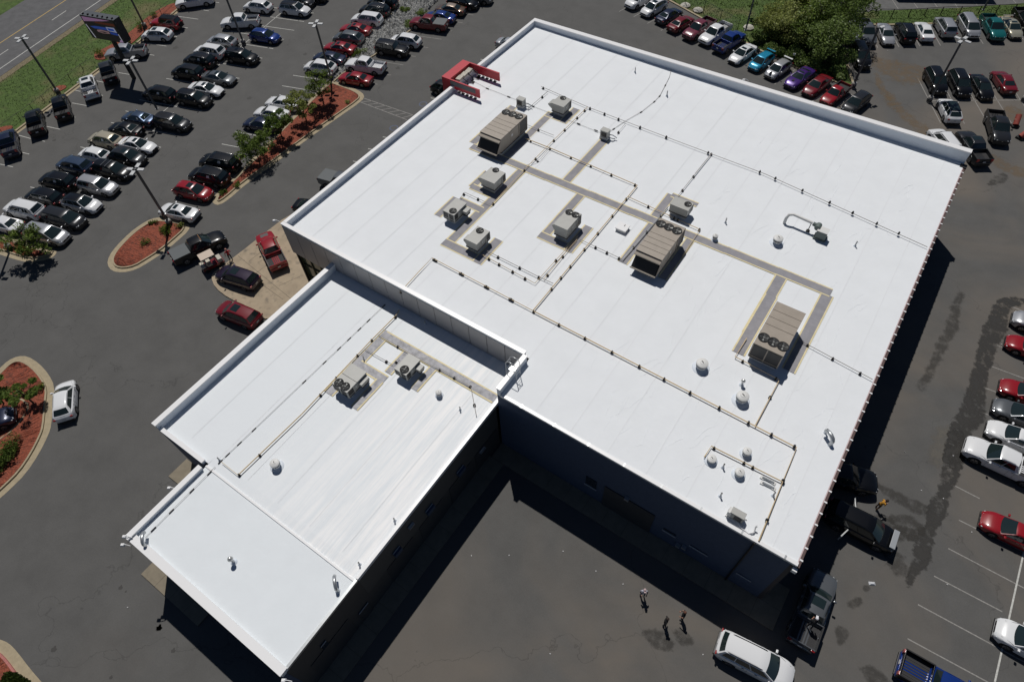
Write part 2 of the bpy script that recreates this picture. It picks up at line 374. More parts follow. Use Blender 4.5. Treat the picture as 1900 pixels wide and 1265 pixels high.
# hatched crossing towards the portal
hx = [Vector(G('B', x, y)[:2]) for x, y in ((890,745),(1245,880),(1290,845),(930,722))]
wmark(hx[0], hx[1], .1, paint_f); wmark(hx[3], hx[2], .1, paint_f)
for i in range(7):
    t = (i+.3)/7; wmark(hx[0].lerp(hx[1], t), hx[3].lerp(hx[2], min(1, t+.12)), .09, paint_f)
for x, y in ((850,1183),(960,1092),(1068,1005),(1420,720),(1785,437)): 
    A_ = Vector(G('B', x, y)[:2]); wmark(A_, A_+e17*3.2, .1)
for x, y in ((1150,940),(1365,765)):
    A_ = G('B', x, y); link('painted_symbol', MB().ring([(A_.x+.6*math.cos(t*.628), A_.y+.6*math.sin(t*.628)) for t in range(10)], [(A_.x+.45*math.cos(t*.628), A_.y+.45*math.sin(t*.628)) for t in range(10)], .004, .006).mesh('painted_symbol', [paint_b]), LOT)
# back row
bk0, bk1 = Vector(G('E', 1295, 597)[:2]), Vector(G('E', 1600, 745)[:2])
for x, y in ((230,105),(360,150),(480,210),(600,272),(735,330),(1295,597),(1600,745)):
    A_ = Vector(G('E', x, y)[:2]); wmark(A_, A_+Vector((math.cos(R(77)), math.sin(R(77))))*5.2, .1, paint_f)
mark('Q', (790,1200), (930,1100)); mark('Q', (1090,1262), (1270,1110))
for a, b in (((580,20),(630,95)),((740,0),(795,85)),((910,0),(965,72)),((1090,0),(1140,68)),((1285,20),(1315,68)),((1455,0),(1490,50)),((1620,-10),(1660,42)),((1790,-20),(1830,30))): mark('F', a, b, .1, paint_f, -.024)
# far right lot
f60 = Vector((math.cos(R(-60.5)), math.sin(R(-60.5))))
for x, y in ((612,425),(797,417),(982,410),(1165,405),(1352,398),(1540,388),(1720,372),(1895,352)):
    A_ = Vector(G('F', x, y)[:2]); wmark(A_-f60*5.0, A_, .1, paint_f)
c0, c1 = Vector(G('F', 1090, 890)[:2]), Vector(G('F', 1840, 884)[:2]); wmark(c0, c1+(c1-c0)*.6, .1, paint_f)
for x, y in ((1060,880),(1265,888),(1465,888),(1665,886),(1870,884)):
    A_ = Vector(G('F', x, y)[:2]); wmark(A_-f60*4.9, A_+f60*4.9, .1, paint_f)
# right hand lot
for c, a, b in [('I',(1000,230),(1130,297)),('I',(1020,410),(1364,580)),('I',(965,560),(1364,768)),('I',(890,705),(1250,893)),('I',(805,855),(1500,1230)),('I',(750,1035),(1500,1440)),('H',(1785,105),(1898,150)),('H',(1700,398),(1898,475)),('H',(1655,550),(1898,640)),('H',(1600,705),(1800,780)),('H',(1575,885),(1700,930)),('P',(1815,857),(1950,915))]:
    mark(c, a, b, .09, paint_f)
mark('I', (1364,575), (1210,1265), .12, paint_w, .0045)

# ------------------------------------------------------------------ stains: thin films with a torn edge of their own
def stain_mat(name, col, a, rough=.85):
    M = bpy.data.materials.new(name); M.use_nodes = True; n = M.node_tree.nodes; L = M.node_tree.links; b = n['Principled BSDF']
    b.inputs['Base Color'].default_value = (*col, 1); b.inputs['Roughness'].default_value = rough
    at = n.new('ShaderNodeAttribute'); at.attribute_name = 'edge'; g = n.new('ShaderNodeNewGeometry')
    t = n.new('ShaderNodeTexNoise'); t.inputs['Scale'].default_value = 1.3; t.inputs['Detail'].default_value = 9; t.inputs['Roughness'].default_value = .7; L.new(g.outputs['Position'], t.inputs['Vector'])
    s = n.new('ShaderNodeMath'); s.operation = 'MULTIPLY_ADD'; s.inputs[1].default_value = 3.2; s.inputs[2].default_value = -1.6; L.new(t.outputs['Fac'], s.inputs[0])
    q = n.new('ShaderNodeMath'); q.operation = 'ADD'; L.new(s.outputs[0], q.inputs[0]); L.new(at.outputs['Fac'], q.inputs[1])
    r = n.new('ShaderNodeMapRange'); r.inputs[1].default_value = .3; r.inputs[2].default_value = .95; r.inputs[3].default_value = 0; r.inputs[4].default_value = a; L.new(q.outputs[0], r.inputs[0])
    L.new(r.outputs[0], b.inputs['Alpha']); return M
st_wet = stain_mat('damp stain', (.026, .024, .021), .95, .6); st_oil = stain_mat('oil stain', (.045, .042, .037), .5); st_rust = stain_mat('brown silt stain', (.2, .135, .07), .38); st_pale = stain_mat('pale silt', (.17, .155, .13), .5)
def stain(c, pts, m_, z=.008, grow=.5):
    poly = smooth_poly(gp(c, pts), 2)
    if area(poly) < 0: poly = list(reversed(poly))
    out = inset(poly, -.5*grow)
    n = len(poly); vs = [(p[0], p[1], z) for q in (out, poly) for p in q]
    fs = []
    for i in range(n):
        j = (i+1) % n; fs += [(i, j, n+j, n+i)]
    fs.append(tuple(range(n, 2*n)))
    me = bpy.data.meshes.new('stain'); me.from_pydata(vs, [], fs); me.materials.append(m_)
    at = me.attributes.new('edge', 'FLOAT', 'POINT')
    for i in range(len(vs)): at.data[i].value = 0 if i < n else .8
    link('stain', me, LOT)
stain('H', [(1720,50),(1910,55),(1910,92),(1770,105),(1770,270),(1720,370),(1660,470),(1625,620),(1600,780),(1605,920),(1525,1020),(1460,1130),(1445,1300),(1310,1300),(1355,1010),(1415,910),(1480,780),(1520,600),(1575,450),(1575,360),(1630,240),(1685,110)], st_wet, .006, .7)
stain('I', [(965,-60),(1055,-60),(1015,180),(950,290),(945,400),(880,460),(870,600),(845,660),(790,690),(760,760),(745,740),(780,660),(795,560),(800,500),(860,430),(865,340),(920,280),(945,150)], st_wet, .007, .7)
stain('I', [(590,220),(690,270),(830,330),(870,350),(855,380),(780,360),(650,290),(600,240)], st_oil, .0068, .7)
stain('I', [(540,385),(640,400),(720,450),(800,460),(760,500),(700,520),(640,470),(560,430)], st_oil, .0071, .8)
stain('I', [(600,540),(700,590),(740,640),(740,700),(680,690),(640,620)], st_oil, .0074, .9)
stain('I', [(690,380),(860,440),(800,520),(730,500),(650,420)], st_oil, .0077, .9)
stain('I', [(440,840),(500,820),(500,850),(470,875),(445,865)], st_oil, .006); stain('I', [(378,980),(420,970),(435,1010),(420,1050),(392,1065),(375,1020)], st_oil, .006); stain('I', [(518,760),(545,755),(540,785),(520,785)], st_oil, .006, .4)
stain('I', [(505,1185),(570,1195),(620,1240),(680,1300),(600,1300),(540,1230)], st_oil, .006, .8)
stain('H', [(1420,20),(1450,20),(1400,170),(1410,280),(1330,400),(1260,520),(1200,650),(1150,740),(1120,700),(1200,580),(1260,400),(1330,280),(1350,180)], st_oil, .006, .8)
stain('G', [(860,300),(780,220),(690,60),(730,70),(820,200),(900,270),(1050,370),(1070,420),(1020,430),(960,370)], st_rust, .006, 1.5)
stain('F', [(560,520),(700,540),(980,600),(1020,620),(1000,720),(800,720),(680,640),(560,560)], st_rust, .0064, 2.6)
stain('G', [(1600,600),(1750,680),(1900,730),(1900,800),(1760,760),(1620,660)], st_rust, .006, 1.5)
stain('F', [(1720,940),(1840,950),(1900,1010),(1830,1060),(1740,1030)], st_rust, .0062, 1.2)
stain('F', [(600,640),(650,760),(760,950),(740,970),(650,830),(590,690)], st_rust, .0069, 1.0)
stain('G', [(1700,770),(1760,790),(1680,860),(1570,880),(1640,820)], st_oil, .007, .8)
stain('X3', [(750,960),(850,980),(900,1060),(860,1075),(790,1040),(740,1010)], st_oil, .006, .9)
stain('X3', [(920,960),(1000,990),(1010,1030),(960,1040),(925,1000)], st_oil, .0064, .7)
# stain('X3', [(400,600),(600,560),(900,800),(800,860),(560,900),(420,760)], st_pale, .0055, 2)
stain('H', [(1290,1000),(1360,1010),(1340,1265),(1200,1265)], st_pale, .0052, 1.5)
for c, x, y, r in (('R6',1070,425,.2),('R6',1115,462,.1),('R6',480,970,.25),('R6',1410,780,.3),('R6',985,1220,.15),('A',1290,350,.5),('C',400,80,.3),('B',500,398,.35),('B',90,720,.4),('R1',250,1000,.25),('R1',318,1110,.2),('B',1180,500,.4)):
    p = G(c, x, y); link('stain', MB().sheet([(p.x+r*(.8+.3*math.sin(k*2.3))*math.cos(k*.6283), p.y+r*(.8+.3*math.cos(k*1.7))*math.sin(k*.6283)) for k in range(10)], .005).mesh('stain', [mat('oil spot', (.05,.048,.045), .8)]), LOT)
# litter specks on the asphalt
lit = MB()
for c, x, y in [('X3',612,697),('X3',265,507),('X3',455,622),('X3',190,1100),('X3',1075,1105),('I',1087,474),('I',958,750),('I',938,297),('I',822,255),('I',733,52),('I',990,72),('R6',1133,602),('W',1155,625),('W',965,627),('H',1731,390),('H',1020,1180),('F',698,452),('F',1815,885)]:
    p = G(c, x, y); lit.box((p.x, p.y, .03), (.09, .06, .04), random.random()*3)
link('litter', lit.mesh('litter', [mat('litter', (.5,.5,.5), .7)]), None, kind='stuff', label='small pale scraps of litter scattered over the asphalt', cat='litter')
p = G('I', 562, 745); link('plastic_bag', MB().box((0,0,.07), (.5,.28,.13), .5, 0, .4).mesh('plastic_bag', [mat('bag', (.6,.62,.65), .5)], bevel=.03), None, (p.x,p.y,.008), label='crumpled pale plastic bag lying on the asphalt', cat='bag')

# ------------------------------------------------------------------ islands
def island(c, pts, label, apron=.55, kerb=.16, red=False, rnd=2):
    poly = smooth_poly(gp(c, pts), rnd)
    if area(poly) < 0: poly = list(reversed(poly))
    k1 = inset(poly, apron); k2 = inset(k1, kerb)
    root = thing('planting_bed', label, 'planting bed', (poly[0][0], poly[0][1], 0)); o = root.location
    sh = lambda q: [(a[0]-o.x, a[1]-o.y) for a in q]
    part('gutter', MB().ring(sh(poly), sh(k1), -.02, .012), conc_m, root); part('kerb', MB().ring(sh(k1), sh(k2), -.02, .15), conc_red if red else conc_m, root)
    # lumpy mulch surface
    b = bmesh.new(); vs = [b.verts.new((x, y, .12)) for x, y in sh(inset(k2, -.005))]; b.faces.new(vs)
    bmesh.ops.triangulate(b, faces=b.faces); bmesh.ops.subdivide_edges(b, edges=b.edges, cuts=3, use_grid_fill=True); bmesh.ops.subdivide_edges(b, edges=b.edges, cuts=2, use_grid_fill=True)
    for v in b.verts:
        if not v.is_boundary: v.co.z += random.uniform(-.03, .05)
    me = bpy.data.meshes.new('mulch'); b.to_mesh(me); b.free(); me.materials.append(mulch_m); mu = link('mulch', me, root); mu['kind'] = 'stuff'
    return root, inset(k2, .3)
def inside(p, poly):
    c = False; n = len(poly)
    for i in range(n):
        a, b = poly[i], poly[i-1]
        if (a[1] > p[1]) != (b[1] > p[1]) and p[0] < (b[0]-a[0])*(p[1]-a[1])/(b[1]-a[1])+a[0]: c = not c
    return c
chips = []
def scatter(poly, n):
    xs = [p[0] for p in poly]; ys = [p[1] for p in poly]; out = []
    while len(out) < n:
        p = (random.uniform(min(xs), max(xs)), random.uniform(min(ys), max(ys)))
        if inside(p, poly): out.append(p)
    return out
ISL = {}
ISL[1] = island('C', [(1185,645),(1330,665),(1390,695),(1390,740),(1290,830),(1200,905),(1100,970),(1000,1030),(900,1052),(820,1040),(785,990),(800,930),(850,860),(950,760),(1030,700),(1110,655)], 'teardrop shaped mulch bed with a lamp post and a few shrubs', rnd=1)
ISL[2] = island('P', [(615,149),(640,158),(664,167),(677,177),(672,188),(627,219),(566,262),(503,309),(455,343),(425,370),(407,381),(397,379),(393,372),(400,361),(430,332),(463,300),(480,282),(523,236),(549,211),(581,178),(600,160)], 'long narrow mulch bed planted with a row of small trees', rnd=1)
ISL[3] = island('M', [(-120,330),(0,208),(50,162),(110,135),(170,135),(240,178),(300,245),(338,320),(328,430),(318,560),(300,620),(240,740),(160,860),(60,960),(-20,1030),(-160,1100),(-160,720),(-40,640),(60,570),(130,480),(125,455),(60,420),(-120,400)], 'large curved mulch bed around a parked car at the left edge', apron=.6, rnd=1)
ISL[4] = island('L5', [(-300,430),(0,420),(150,415),(400,500),(560,545),(640,575),(735,592),(738,635),(690,685),(600,720),(480,742),(370,755),(200,715),(0,650),(-300,560)], 'small mulch bed with one tree and a lamp post at the left edge', rnd=1)
ISL[5] = island('R6', [(-300,860),(-60,880),(0,885),(75,915),(150,990),(270,1150),(420,1320),(560,1500),(-300,1500)], 'mulch and grass bed in the bottom left corner', apron=.7, red=True, rnd=1)
# loose mulch patches in the grass verge
for c, pts, nm in [('A', [(690,410),(700,385),(760,360),(870,300),(940,250),(1100,110),(1230,40),(1290,20),(1300,70),(1230,120),(1060,235),(960,330),(820,410),(770,440),(700,440)], 'ragged red mulch bed under the big screen sign'), ('A', [(385,650),(430,630),(480,625),(490,645),(440,670),(400,680)], 'small mulch ring round a lamp post by the fence'), ('A', [(-20,945),(40,925),(90,922),(95,940),(40,965),(-20,985)], 'small mulch ring at the left end of the fence')]:
    poly = smooth_poly(gp(c, pts), 1); o = poly[0]
    link('mulch_bed', MB().prism([(a[0]-o[0], a[1]-o[1]) for a in poly], -.06, .03).mesh('mulch_bed', [mulch_m]), None, (o[0], o[1], 0), label=nm, cat='mulch bed')
# grass verge relief: tufts as one mass, denser near the lots
def tufts(name, poly, n, s, mt, label, z=-.05):
    mb = MB()
    for x, y in scatter(poly, n):
        a = random.random()*6.28; w = s*random.uniform(.5, 1.3); h = s*random.uniform(.5, 1.4); dx, dy = math.cos(a)*w, math.sin(a)*w
        mb.add([(x-dx*.5, y-dy*.5, z), (x+dx*.5, y+dy*.5, z), (x+random.uniform(-.5,.5)*w, y+random.uniform(-.5,.5)*w, z+h)], [(0,1,2)])
    o = link(name, mb.mesh(name, [mt]), None, kind='stuff', label=label, cat='grass'); return o
tuft_m = leaf_mat('grass blades', (.07, .105, .024))
verge = [tuple(p) for p in gp('P', [(-30,285),(23,246),(102,187),(182,127),(247,84),(329,16),(280,-5),(215,0),(0,146)])]
tufts('grass', verge, 5000, .11, tuft_m, 'rough grass verge between the fence and the highway')
gback = [tuple(p) for p in gp('P', [(1245,-5),(1378,74),(1409,91),(1481,126),(1571,157),(1550,80),(1540,40),(1440,-20),(1300,-20)])]
tufts('grass', gback, 8000, .13, tuft_m, 'mown grass behind the back row of cars')
gfar = [tuple(p) for p in gp('P', [(1556,44),(1652,44),(1732,42),(1800,35),(1900,27),(1900,10),(1622,22)])]
tufts('grass', gfar, 3500, .11, tuft_m, 'grass strip along the far right fence')
tufts('grass', gp('R6', [(60,1180),(150,1180),(290,1265),(200,1300),(20,1265)]), 900, .2, tuft_m, 'grass patch in the bottom left bed', .12)

# riprap stone bed
rip = gp('P', [(752,-25),(738,13),(725,29),(708,42),(691,57),(674,72),(650,108),(625,131),(611,146),(620,150),(634,138),(656,124),(694,103),(726,72),(765,54),(776,34),(800,14),(815,-2),(830,-25)])
struct('kerb', strip(gp('P', [(610,147),(625,132),(650,109),(674,73),(691,58),(708,43),(725,30),(738,14),(755,-30)]), -.1, .1, -.02, .14), conc_m)
struct('kerb', strip(gp('P', [(620,152),(634,139),(656,125),(694,104),(700,100),(765,55),(780,40)]), -.1, .1, -.02, .14), conc_m)
struct('gravel', MB().prism(rip, -.04, .05), mat('gravel', (.1,.095,.085), .95, noise=.4, nscale=4))
mb = MB()
for x, y in scatter(rip, 2600):
    r = random.uniform(.12, .34); a = random.random()*6; sc_ = [random.uniform(.6, 1.1)*r for _ in range(3)]
    vs = []
    for (i, j, k_) in ((1,0,0),(.3,.95,0),(-.8,.6,0),(-.8,-.6,0),(.3,-.95,0),(.35,.2,1),(-.4,-.25,.85)):
        X, Y = i*sc_[0]*random.uniform(.8,1.2), j*sc_[1]*random.uniform(.8,1.2); vs.append((x+X*math.cos(a)-Y*math.sin(a), y+X*math.sin(a)+Y*math.cos(a), .03+k_*sc_[2]*random.uniform(.7,1.2)+random.uniform(0,.06)))
    mb.add(vs, [(0,1,5),(1,2,5),(2,6,5),(2,3,6),(3,4,6),(4,0,5),(4,5,6)])
link('riprap', mb.mesh('riprap', [stone_m]), None, kind='stuff', label='bed of broken grey riprap stones between the two parking rows', cat='stones')

# tan pad and pavements
pp = smooth_poly(gp('P', [(392,515),(398,505),(441,474),(490,435),(533,402),(560,392),(640,420),(660,560),(500,600),(462,570),(426,555),(400,535)]), 1)
PAD = struct('concrete_pad', MB().prism(pp, -.02, .12), pad_m)
joint = mat('slab joint', (.12,.1,.075), .9)
for c, a, b in (('D',(640,730),(760,640)),('D',(555,920),(850,700)),('D',(720,890),(890,1010)),('D',(560,690),(1040,1080)),('D',(860,910),(1040,830))):
    q = Vector(G(c,*a,.12)[:2]), Vector(G(c,*b,.12)[:2]); d = (q[1]-q[0]).normalized(); n = Vector((-d.y,d.x))*.02
    link('joint', MB().sheet([tuple(q[0]-n),tuple(q[1]-n),tuple(q[1]+n),tuple(q[0]+n)], .124).mesh('joint', [joint]), PAD)

# ================================================================== BUILDING
X0, X1, XS, Y0, YS, Y1 = -43.75, 6.78, -16.5, 19.64, 23.35, 66.75
ZP = 9.05
BD = thing('showroom_building', 'main showroom and workshop building with a large white flat roof', 'building', ((X0+X1)/2, (Y0+Y1)/2, 0))
def L(mbuild, name, mt, **k):
    """part of the building: geometry given in world metres"""
    o = part(name, mbuild, mt, k.pop('parent', BD), **k); par = o.parent
    off = par.location if par.parent is None else par.parent.location
    for v in o.data.vertices: v.co.x -= off.x; v.co.y -= off.y; v.co.z -= off.z
    return o
T = .3
# roof deck as a grid so the fall is real
mb = MB(); nx, ny = 40, 36
def deck(x0, x1, y0, y1, nx, ny, zf, mb, mi=0):
    vs = [(x0+(x1-x0)*i/nx, y0+(y1-y0)*j/ny, zf(x0+(x1-x0)*i/nx)+((math.sin(i*1.7)+math.cos(j*2.3+i))*.004 if 0 < i < nx and 0 < j < ny else 0)) for j in range(ny+1) for i in range(nx+1)]
    mb.add(vs, [(j*(nx+1)+i, j*(nx+1)+i+1, (j+1)*(nx+1)+i+1, (j+1)*(nx+1)+i) for j in range(ny) for i in range(nx)], mi)
deck(X0+T, X1-.02, YS+T, Y1-T, 40, 34, zr, mb); deck(XS+T, X1-.02, Y0+.12, YS+T, 20, 5, zr, mb)
roof_o = L(mb, 'roof', memb, smooth=30)
# seams in the membrane, every few metres
mb = MB(); k = Y0+2.6
sm = MB(); xx = X0+3.1
while xx < X1-1:
    y0 = (YS if xx < XS+T else Y0)+T+.05
    sm.add([(xx-.035, y0, zr(xx)+.016), (xx+.035, y0, zr(xx)+.016), (xx+.035, Y1-T-.05, zr(xx)+.016), (xx-.035, Y1-T-.05, zr(xx)+.016)], [(0,1,2,3)]); xx += 3.05
s_ = L(sm, 'membrane_seams', seam_m); s_['kind'] = 'stuff'
# wrinkles of the loose sheet near the right eave
wr = MB(); random.seed(3)
for _ in range(150):
    x = random.uniform(-12, 5.5); y = random.uniform(21, 60); a = random.uniform(1.1, 2.1); ln = random.uniform(.8, 3.2); pts = []
    for i in range(7):
        t = i/6-.5; aa = a+t*random.uniform(-.5, .5); pts.append((x+math.cos(aa)*ln*t, y+math.sin(aa)*ln*t, zr(x)+.004-abs(t)*.012))
    wr.tube(pts, .013, 5)
s_ = L(wr, 'wrinkles', memb, smooth=60); s_['kind'] = 'stuff'
# walls
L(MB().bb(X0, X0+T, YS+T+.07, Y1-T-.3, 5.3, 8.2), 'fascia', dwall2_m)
L(MB().bb(X0+.5, X0+.6, YS+.6, Y1-.6, .1, 5.3), 'storefront_glass', glass_g)
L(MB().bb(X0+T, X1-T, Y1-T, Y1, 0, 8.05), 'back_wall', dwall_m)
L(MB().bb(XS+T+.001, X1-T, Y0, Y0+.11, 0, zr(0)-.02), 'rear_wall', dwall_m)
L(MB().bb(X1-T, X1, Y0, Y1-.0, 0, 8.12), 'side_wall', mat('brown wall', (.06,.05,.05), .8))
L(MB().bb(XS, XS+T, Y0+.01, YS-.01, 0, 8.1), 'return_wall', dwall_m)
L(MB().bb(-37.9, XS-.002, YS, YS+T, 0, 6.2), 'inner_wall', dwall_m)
# grey metal panels above the low roof and over the glazed corner
nP = 15; pw = (XS-.02-(X0))/nP
for i in range(nP):
    a = X0+i*pw
    L(MB().bb(a+.025, a+pw-.025, YS-.03, YS+T-.01, 5.35 if a < -37.9 else 6.15, 8.8), 'panel', panel_m)
L(MB().bb(X0, XS-.02, YS+T-.01, YS+T, 5.2, 8.8), 'panel_backing', black_m)
# glazed corner under the fascia
gl = L(MB().bb(X0+.2, -37.95, YS+.5, YS+.56, .12, 5.35), 'corner_glass', glass_g)
for i in range(5):
    a = X0+.2+i*1.38; L(MB().bb(a-.05, a+.05, YS+.38, YS+.5, .12, 5.3), 'mullion', mat('bronze mullion', (.12,.115,.06), .4))
for z in (1.6, 3.4): L(MB().bb(X0+.2, -37.95, YS+.4, YS+.49, z-.04, z+.04), 'transom', black_m)
L(MB().bb(X0, X0+.2, YS+.2, YS+.5, 0, 5.3), 'corner_post', black_m)
# parapets
def para(x0, x1, y0, y1, z0, zt, zt2=None, axis='x', name='parapet', cap=.36):
    zt2 = zt if zt2 is None else zt2
    a, b = (zt, zt2)
    q = [(x0,y0,z0),(x1,y0,z0),(x1,y1,z0),(x0,y1,z0)]
    tp = [(x0,y0,a),(x1,y0,b),(x1,y1,b),(x0,y1,a)] if axis == 'x' else [(x0,y0,a),(x1,y0,a),(x1,y1,b),(x0,y1,b)]
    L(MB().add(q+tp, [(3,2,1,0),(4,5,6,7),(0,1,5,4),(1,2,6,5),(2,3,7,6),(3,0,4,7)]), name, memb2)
    g = .04; q = [(x0-g,y0-g),(x1+g,y0-g),(x1+g,y1+g),(x0-g,y1+g)]
    hs = (a,b,b,a) if axis == 'x' else (a,a,b,b)
    L(MB().add([(p[0],p[1],h-.07) for p,h in zip(q,hs)]+[(p[0],p[1],h+.05) for p,h in zip(q,hs)], [(3,2,1,0),(4,5,6,7),(0,1,5,4),(1,2,6,5),(2,3,7,6),(3,0,4,7)]), 'coping', coping_m)
para(X0, X0+T, YS+T+.06, Y1-T-.3, 8.21, ZP, name='parapet')
para(X0, XS-.02, YS, YS+T, 8.81, ZP)
para(XS, XS+T, Y0, YS-.06, 8.11, ZP)
para(X0, X1-.05, Y1-T-.25, Y1, 8.1, ZP, 9.45)
# low edge metal at the rear, with splice plates
L(MB().bb(XS+T+.05, X1+.05, Y0-.06, Y0+.2, zr(0)-.1, zr(0)+.1), 'roof_edge', coping_m)
for i in range(8): x = XS+2.2+i*2.9; L(MB().bb(x-.06, x+.06, Y0-.07, Y0+.215, zr(0)-.11, zr(0)+.108), 'splice_plate', steel_m)
# brown box gutter with straps at the right eave
L(MB().bb(X1+.005, X1+.22, Y0-.02, Y1-1.3, 8.02, 8.14), 'gutter', brown_m)
L(MB().bb(X1-.02, X1+.05, Y0+.1, Y1-1.3, 8.15, 8.2), 'eave_trim', mat('pink edge trim', (.55,.42,.42), .6))
y = Y0+.5
while y < Y1-1.5:
    L(MB().bb(X1+.0, X1+.25, y-.055, y+.055, 8.12, 8.19), 'gutter_strap', coping_m); y += .93
L(MB().bb(X1-.3, X1+.3, Y1-1.25, Y1-.7, 7.5, 8.25), 'gutter_box', black_m)
# rear wall openings
def wall_y(c, tl, tr, zb, name, mt, proud=.05, frame=True, Y=Y0):
    a, b = on_y(c, *tl, Y), on_y(c, *tr, Y); z = (a.z+b.z)/2; z0 = zb if zb is not None else z-1.2
    o = L(MB().bb(a.x, b.x, Y-proud, Y-.002, z0, z), name, mt)
    if frame: L(MB().bb(a.x-.08, b.x+.08, Y-proud-.06, Y-proud-.002, z, z+.07), 'lintel', sill_m)
    return a.x, b.x, z
wall_y('X3', (395,112), (455,150), 3.4, 'window', win_m); wall_y('X3', (845,382), (915,420), 2.4, 'window', win_m)
wall_y('X3', (1003,472), (1100,530), 2.2, 'window', win_m); wall_y('X3', (1277,632), (1350,675), 2.2, 'window', win_m)
wall_y('X3', (510,128), (800,298), .02, 'overhead_door', door_m, .09, False)
for (x, y) in ((935,465),(970,475),(640,195)):
    p = on_y('X3', x, y, Y0); L(MB().box((p.x, Y0-.15, p.z), (.35,.28,.25)), 'wall_light', steel_m)
L(MB().tube([(4.05,Y0-.1,8.25),(4.05,Y0-.12,5),(4.05,Y0-.12,.1)], .07), 'downpipe', black_m)
L(MB().bb(X1-.1, X1+.2, Y0-.3, Y0-.05, 7.6, 7.95), 'corner_camera', coping_m)
# ---------------- wing
WX0, WX1, WXF, WY0, WYF = -37.92, -16.75, -32.35, 3.3, -3.5
WG = thing('service_wing', 'lower white roofed wing projecting towards the camera', 'building', (-27, 10, 0))
BD_, BD = BD, WG
def Lw(*a, **k): k['parent'] = WG; return L(*a, **k)
wroof_m = mat('weathered wing membrane', (0.77, 0.785, 0.80), 0.6, spec=.35, bump=.01, bscale=2.5)
def streaks(M):
    n = M.node_tree.nodes; Lk = M.node_tree.links; b = n['Principled BSDF']; g = n.new('ShaderNodeNewGeometry')
    mp = n.new('ShaderNodeMapping'); mp.inputs['Scale'].default_value = (2.2, .12, 1); Lk.new(g.outputs['Position'], mp.inputs[0])
    t = n.new('ShaderNodeTexNoise'); t.inputs['Scale'].default_value = 1; t.inputs['Detail'].default_value = 9; t.inputs['Roughness'].default_value = .75; Lk.new(mp.outputs[0], t.inputs['Vector'])
    s = n.new('ShaderNodeSeparateXYZ'); Lk.new(g.outputs['Position'], s.inputs[0])
    k1 = n.new('ShaderNodeMapRange'); k1.inputs[1].default_value = -29; k1.inputs[2].default_value = -20; Lk.new(s.outputs[0], k1.inputs[0])
    r = n.new('ShaderNodeMapRange'); r.inputs[1].default_value = .42; r.inputs[2].default_value = .6; r.inputs[3].default_value = .0; r.inputs[4].default_value = 1.0; Lk.new(t.outputs['Fac'], r.inputs[0])
    mm = n.new('ShaderNodeMath'); mm.operation = 'MULTIPLY'; Lk.new(k1.outputs[0], mm.inputs[0]); Lk.new(r.outputs[0], mm.inputs[1])
    x = n.new('ShaderNodeMix'); x.data_type = 'RGBA'; Lk.new(mm.outputs[0], x.inputs[0]); x.inputs[6].default_value = (.75,.785,.81,1); x.inputs[7].default_value = (.9,.9,.895,1)
    Lk.new(x.outputs[2], b.inputs['Base Color'])
streaks(wroof_m)
mb = MB(); deck(WX0+T, WX1-.02, WY0+.85, YS, 16, 16, lambda x: ZW, mb); fr_ = MB(); deck(WXF+T, WX1-.02, WYF+.5, WY0, 12, 6, lambda x: ZF, fr_); Lw(fr_, 'front_roof', mat('cool grey membrane', (.745,.785,.81), .7, noise=.02, nscale=.6, bump=.01, bscale=2))
deck(WX0+T, WXF+T, WY0+.25, WY0+.85, 6, 1, lambda x: ZW, mb)
mb.add([(WXF+T, WY0, ZF), (WX1-.02, WY0, ZF), (WX1-.02, WY0+.85, ZW), (WXF+T, WY0+.85, ZW)], [(0,1,2,3)])
Lw(mb, 'roof', wroof_m)
Lw(MB().bb(WXF+T, WX1-.1, WY0-.05, WY0+.1, ZF, ZW+.05), 'step_flashing', coping_m)
sm = MB()
for k in range(6): x = WX0+3+k*3.2; sm.add([(x-.03, WY0+1, ZW+.014), (x+.03, WY0+1, ZW+.014), (x+.03, YS-.1, ZW+.014), (x-.03, YS-.1, ZW+.014)], [(0,1,2,3)])
s_ = Lw(sm, 'membrane_seams', seam_m); s_['kind'] = 'stuff'
Lw(MB().bb(WX0, WX0+T, WY0, YS-.05, 0, 6.15), 'side_wall', panel_m)
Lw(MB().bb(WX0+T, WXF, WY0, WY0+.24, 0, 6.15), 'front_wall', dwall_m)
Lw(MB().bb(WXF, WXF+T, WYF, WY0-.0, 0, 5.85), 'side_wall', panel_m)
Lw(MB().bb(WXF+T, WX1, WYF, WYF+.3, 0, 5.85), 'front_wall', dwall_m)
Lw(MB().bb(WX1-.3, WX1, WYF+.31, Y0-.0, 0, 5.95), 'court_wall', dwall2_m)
Lw(MB().bb(WX1-.02, WX1+.02, WY0+.2, Y0-.01, 3.0, 6.2), 'court_band', mat('court fascia', (.08,.08,.078), .6))
para(WX0, WX0+T+.1, WY0, YS-.05, 6.16, 7.1); para(WX0+T+.15, WXF-.02, WY0, WY0+.26, 6.16, 6.55)
para(WXF, WXF+T+.05, WYF, WY0-.3, 5.86, 6.6); para(WXF+T+.1, WX1-.02, WYF, WYF+.5, 5.86, 6.42)
Lw(MB().bb(WX1-.16, WX1+.05, WY0+.2, Y0+3.0, ZW-.2, ZW+.16), 'roof_edge', coping_m)
Lw(MB().bb(WX1-.14, WX1+.05, WYF+.52, WY0+.15, ZF-.15, ZF+.13), 'roof_edge', steel_m)
def wall_x(c, tl, tr, z0, name, mt, hgt=None, proud=.06, X=WX1):
    a, b = on_x(c, *tl, X), on_x(c, *tr, X); z = (a.z+b.z)/2
    y0, y1 = sorted((a.y, b.y)); Lw(MB().bb(X+.022, X+.022+proud, y0, y1, z-hgt if hgt else z0, z), name, mt)
    Lw(MB().bb(X+.085, X+.14, y0, y1, z, z+.05), 'lintel', sill_m)
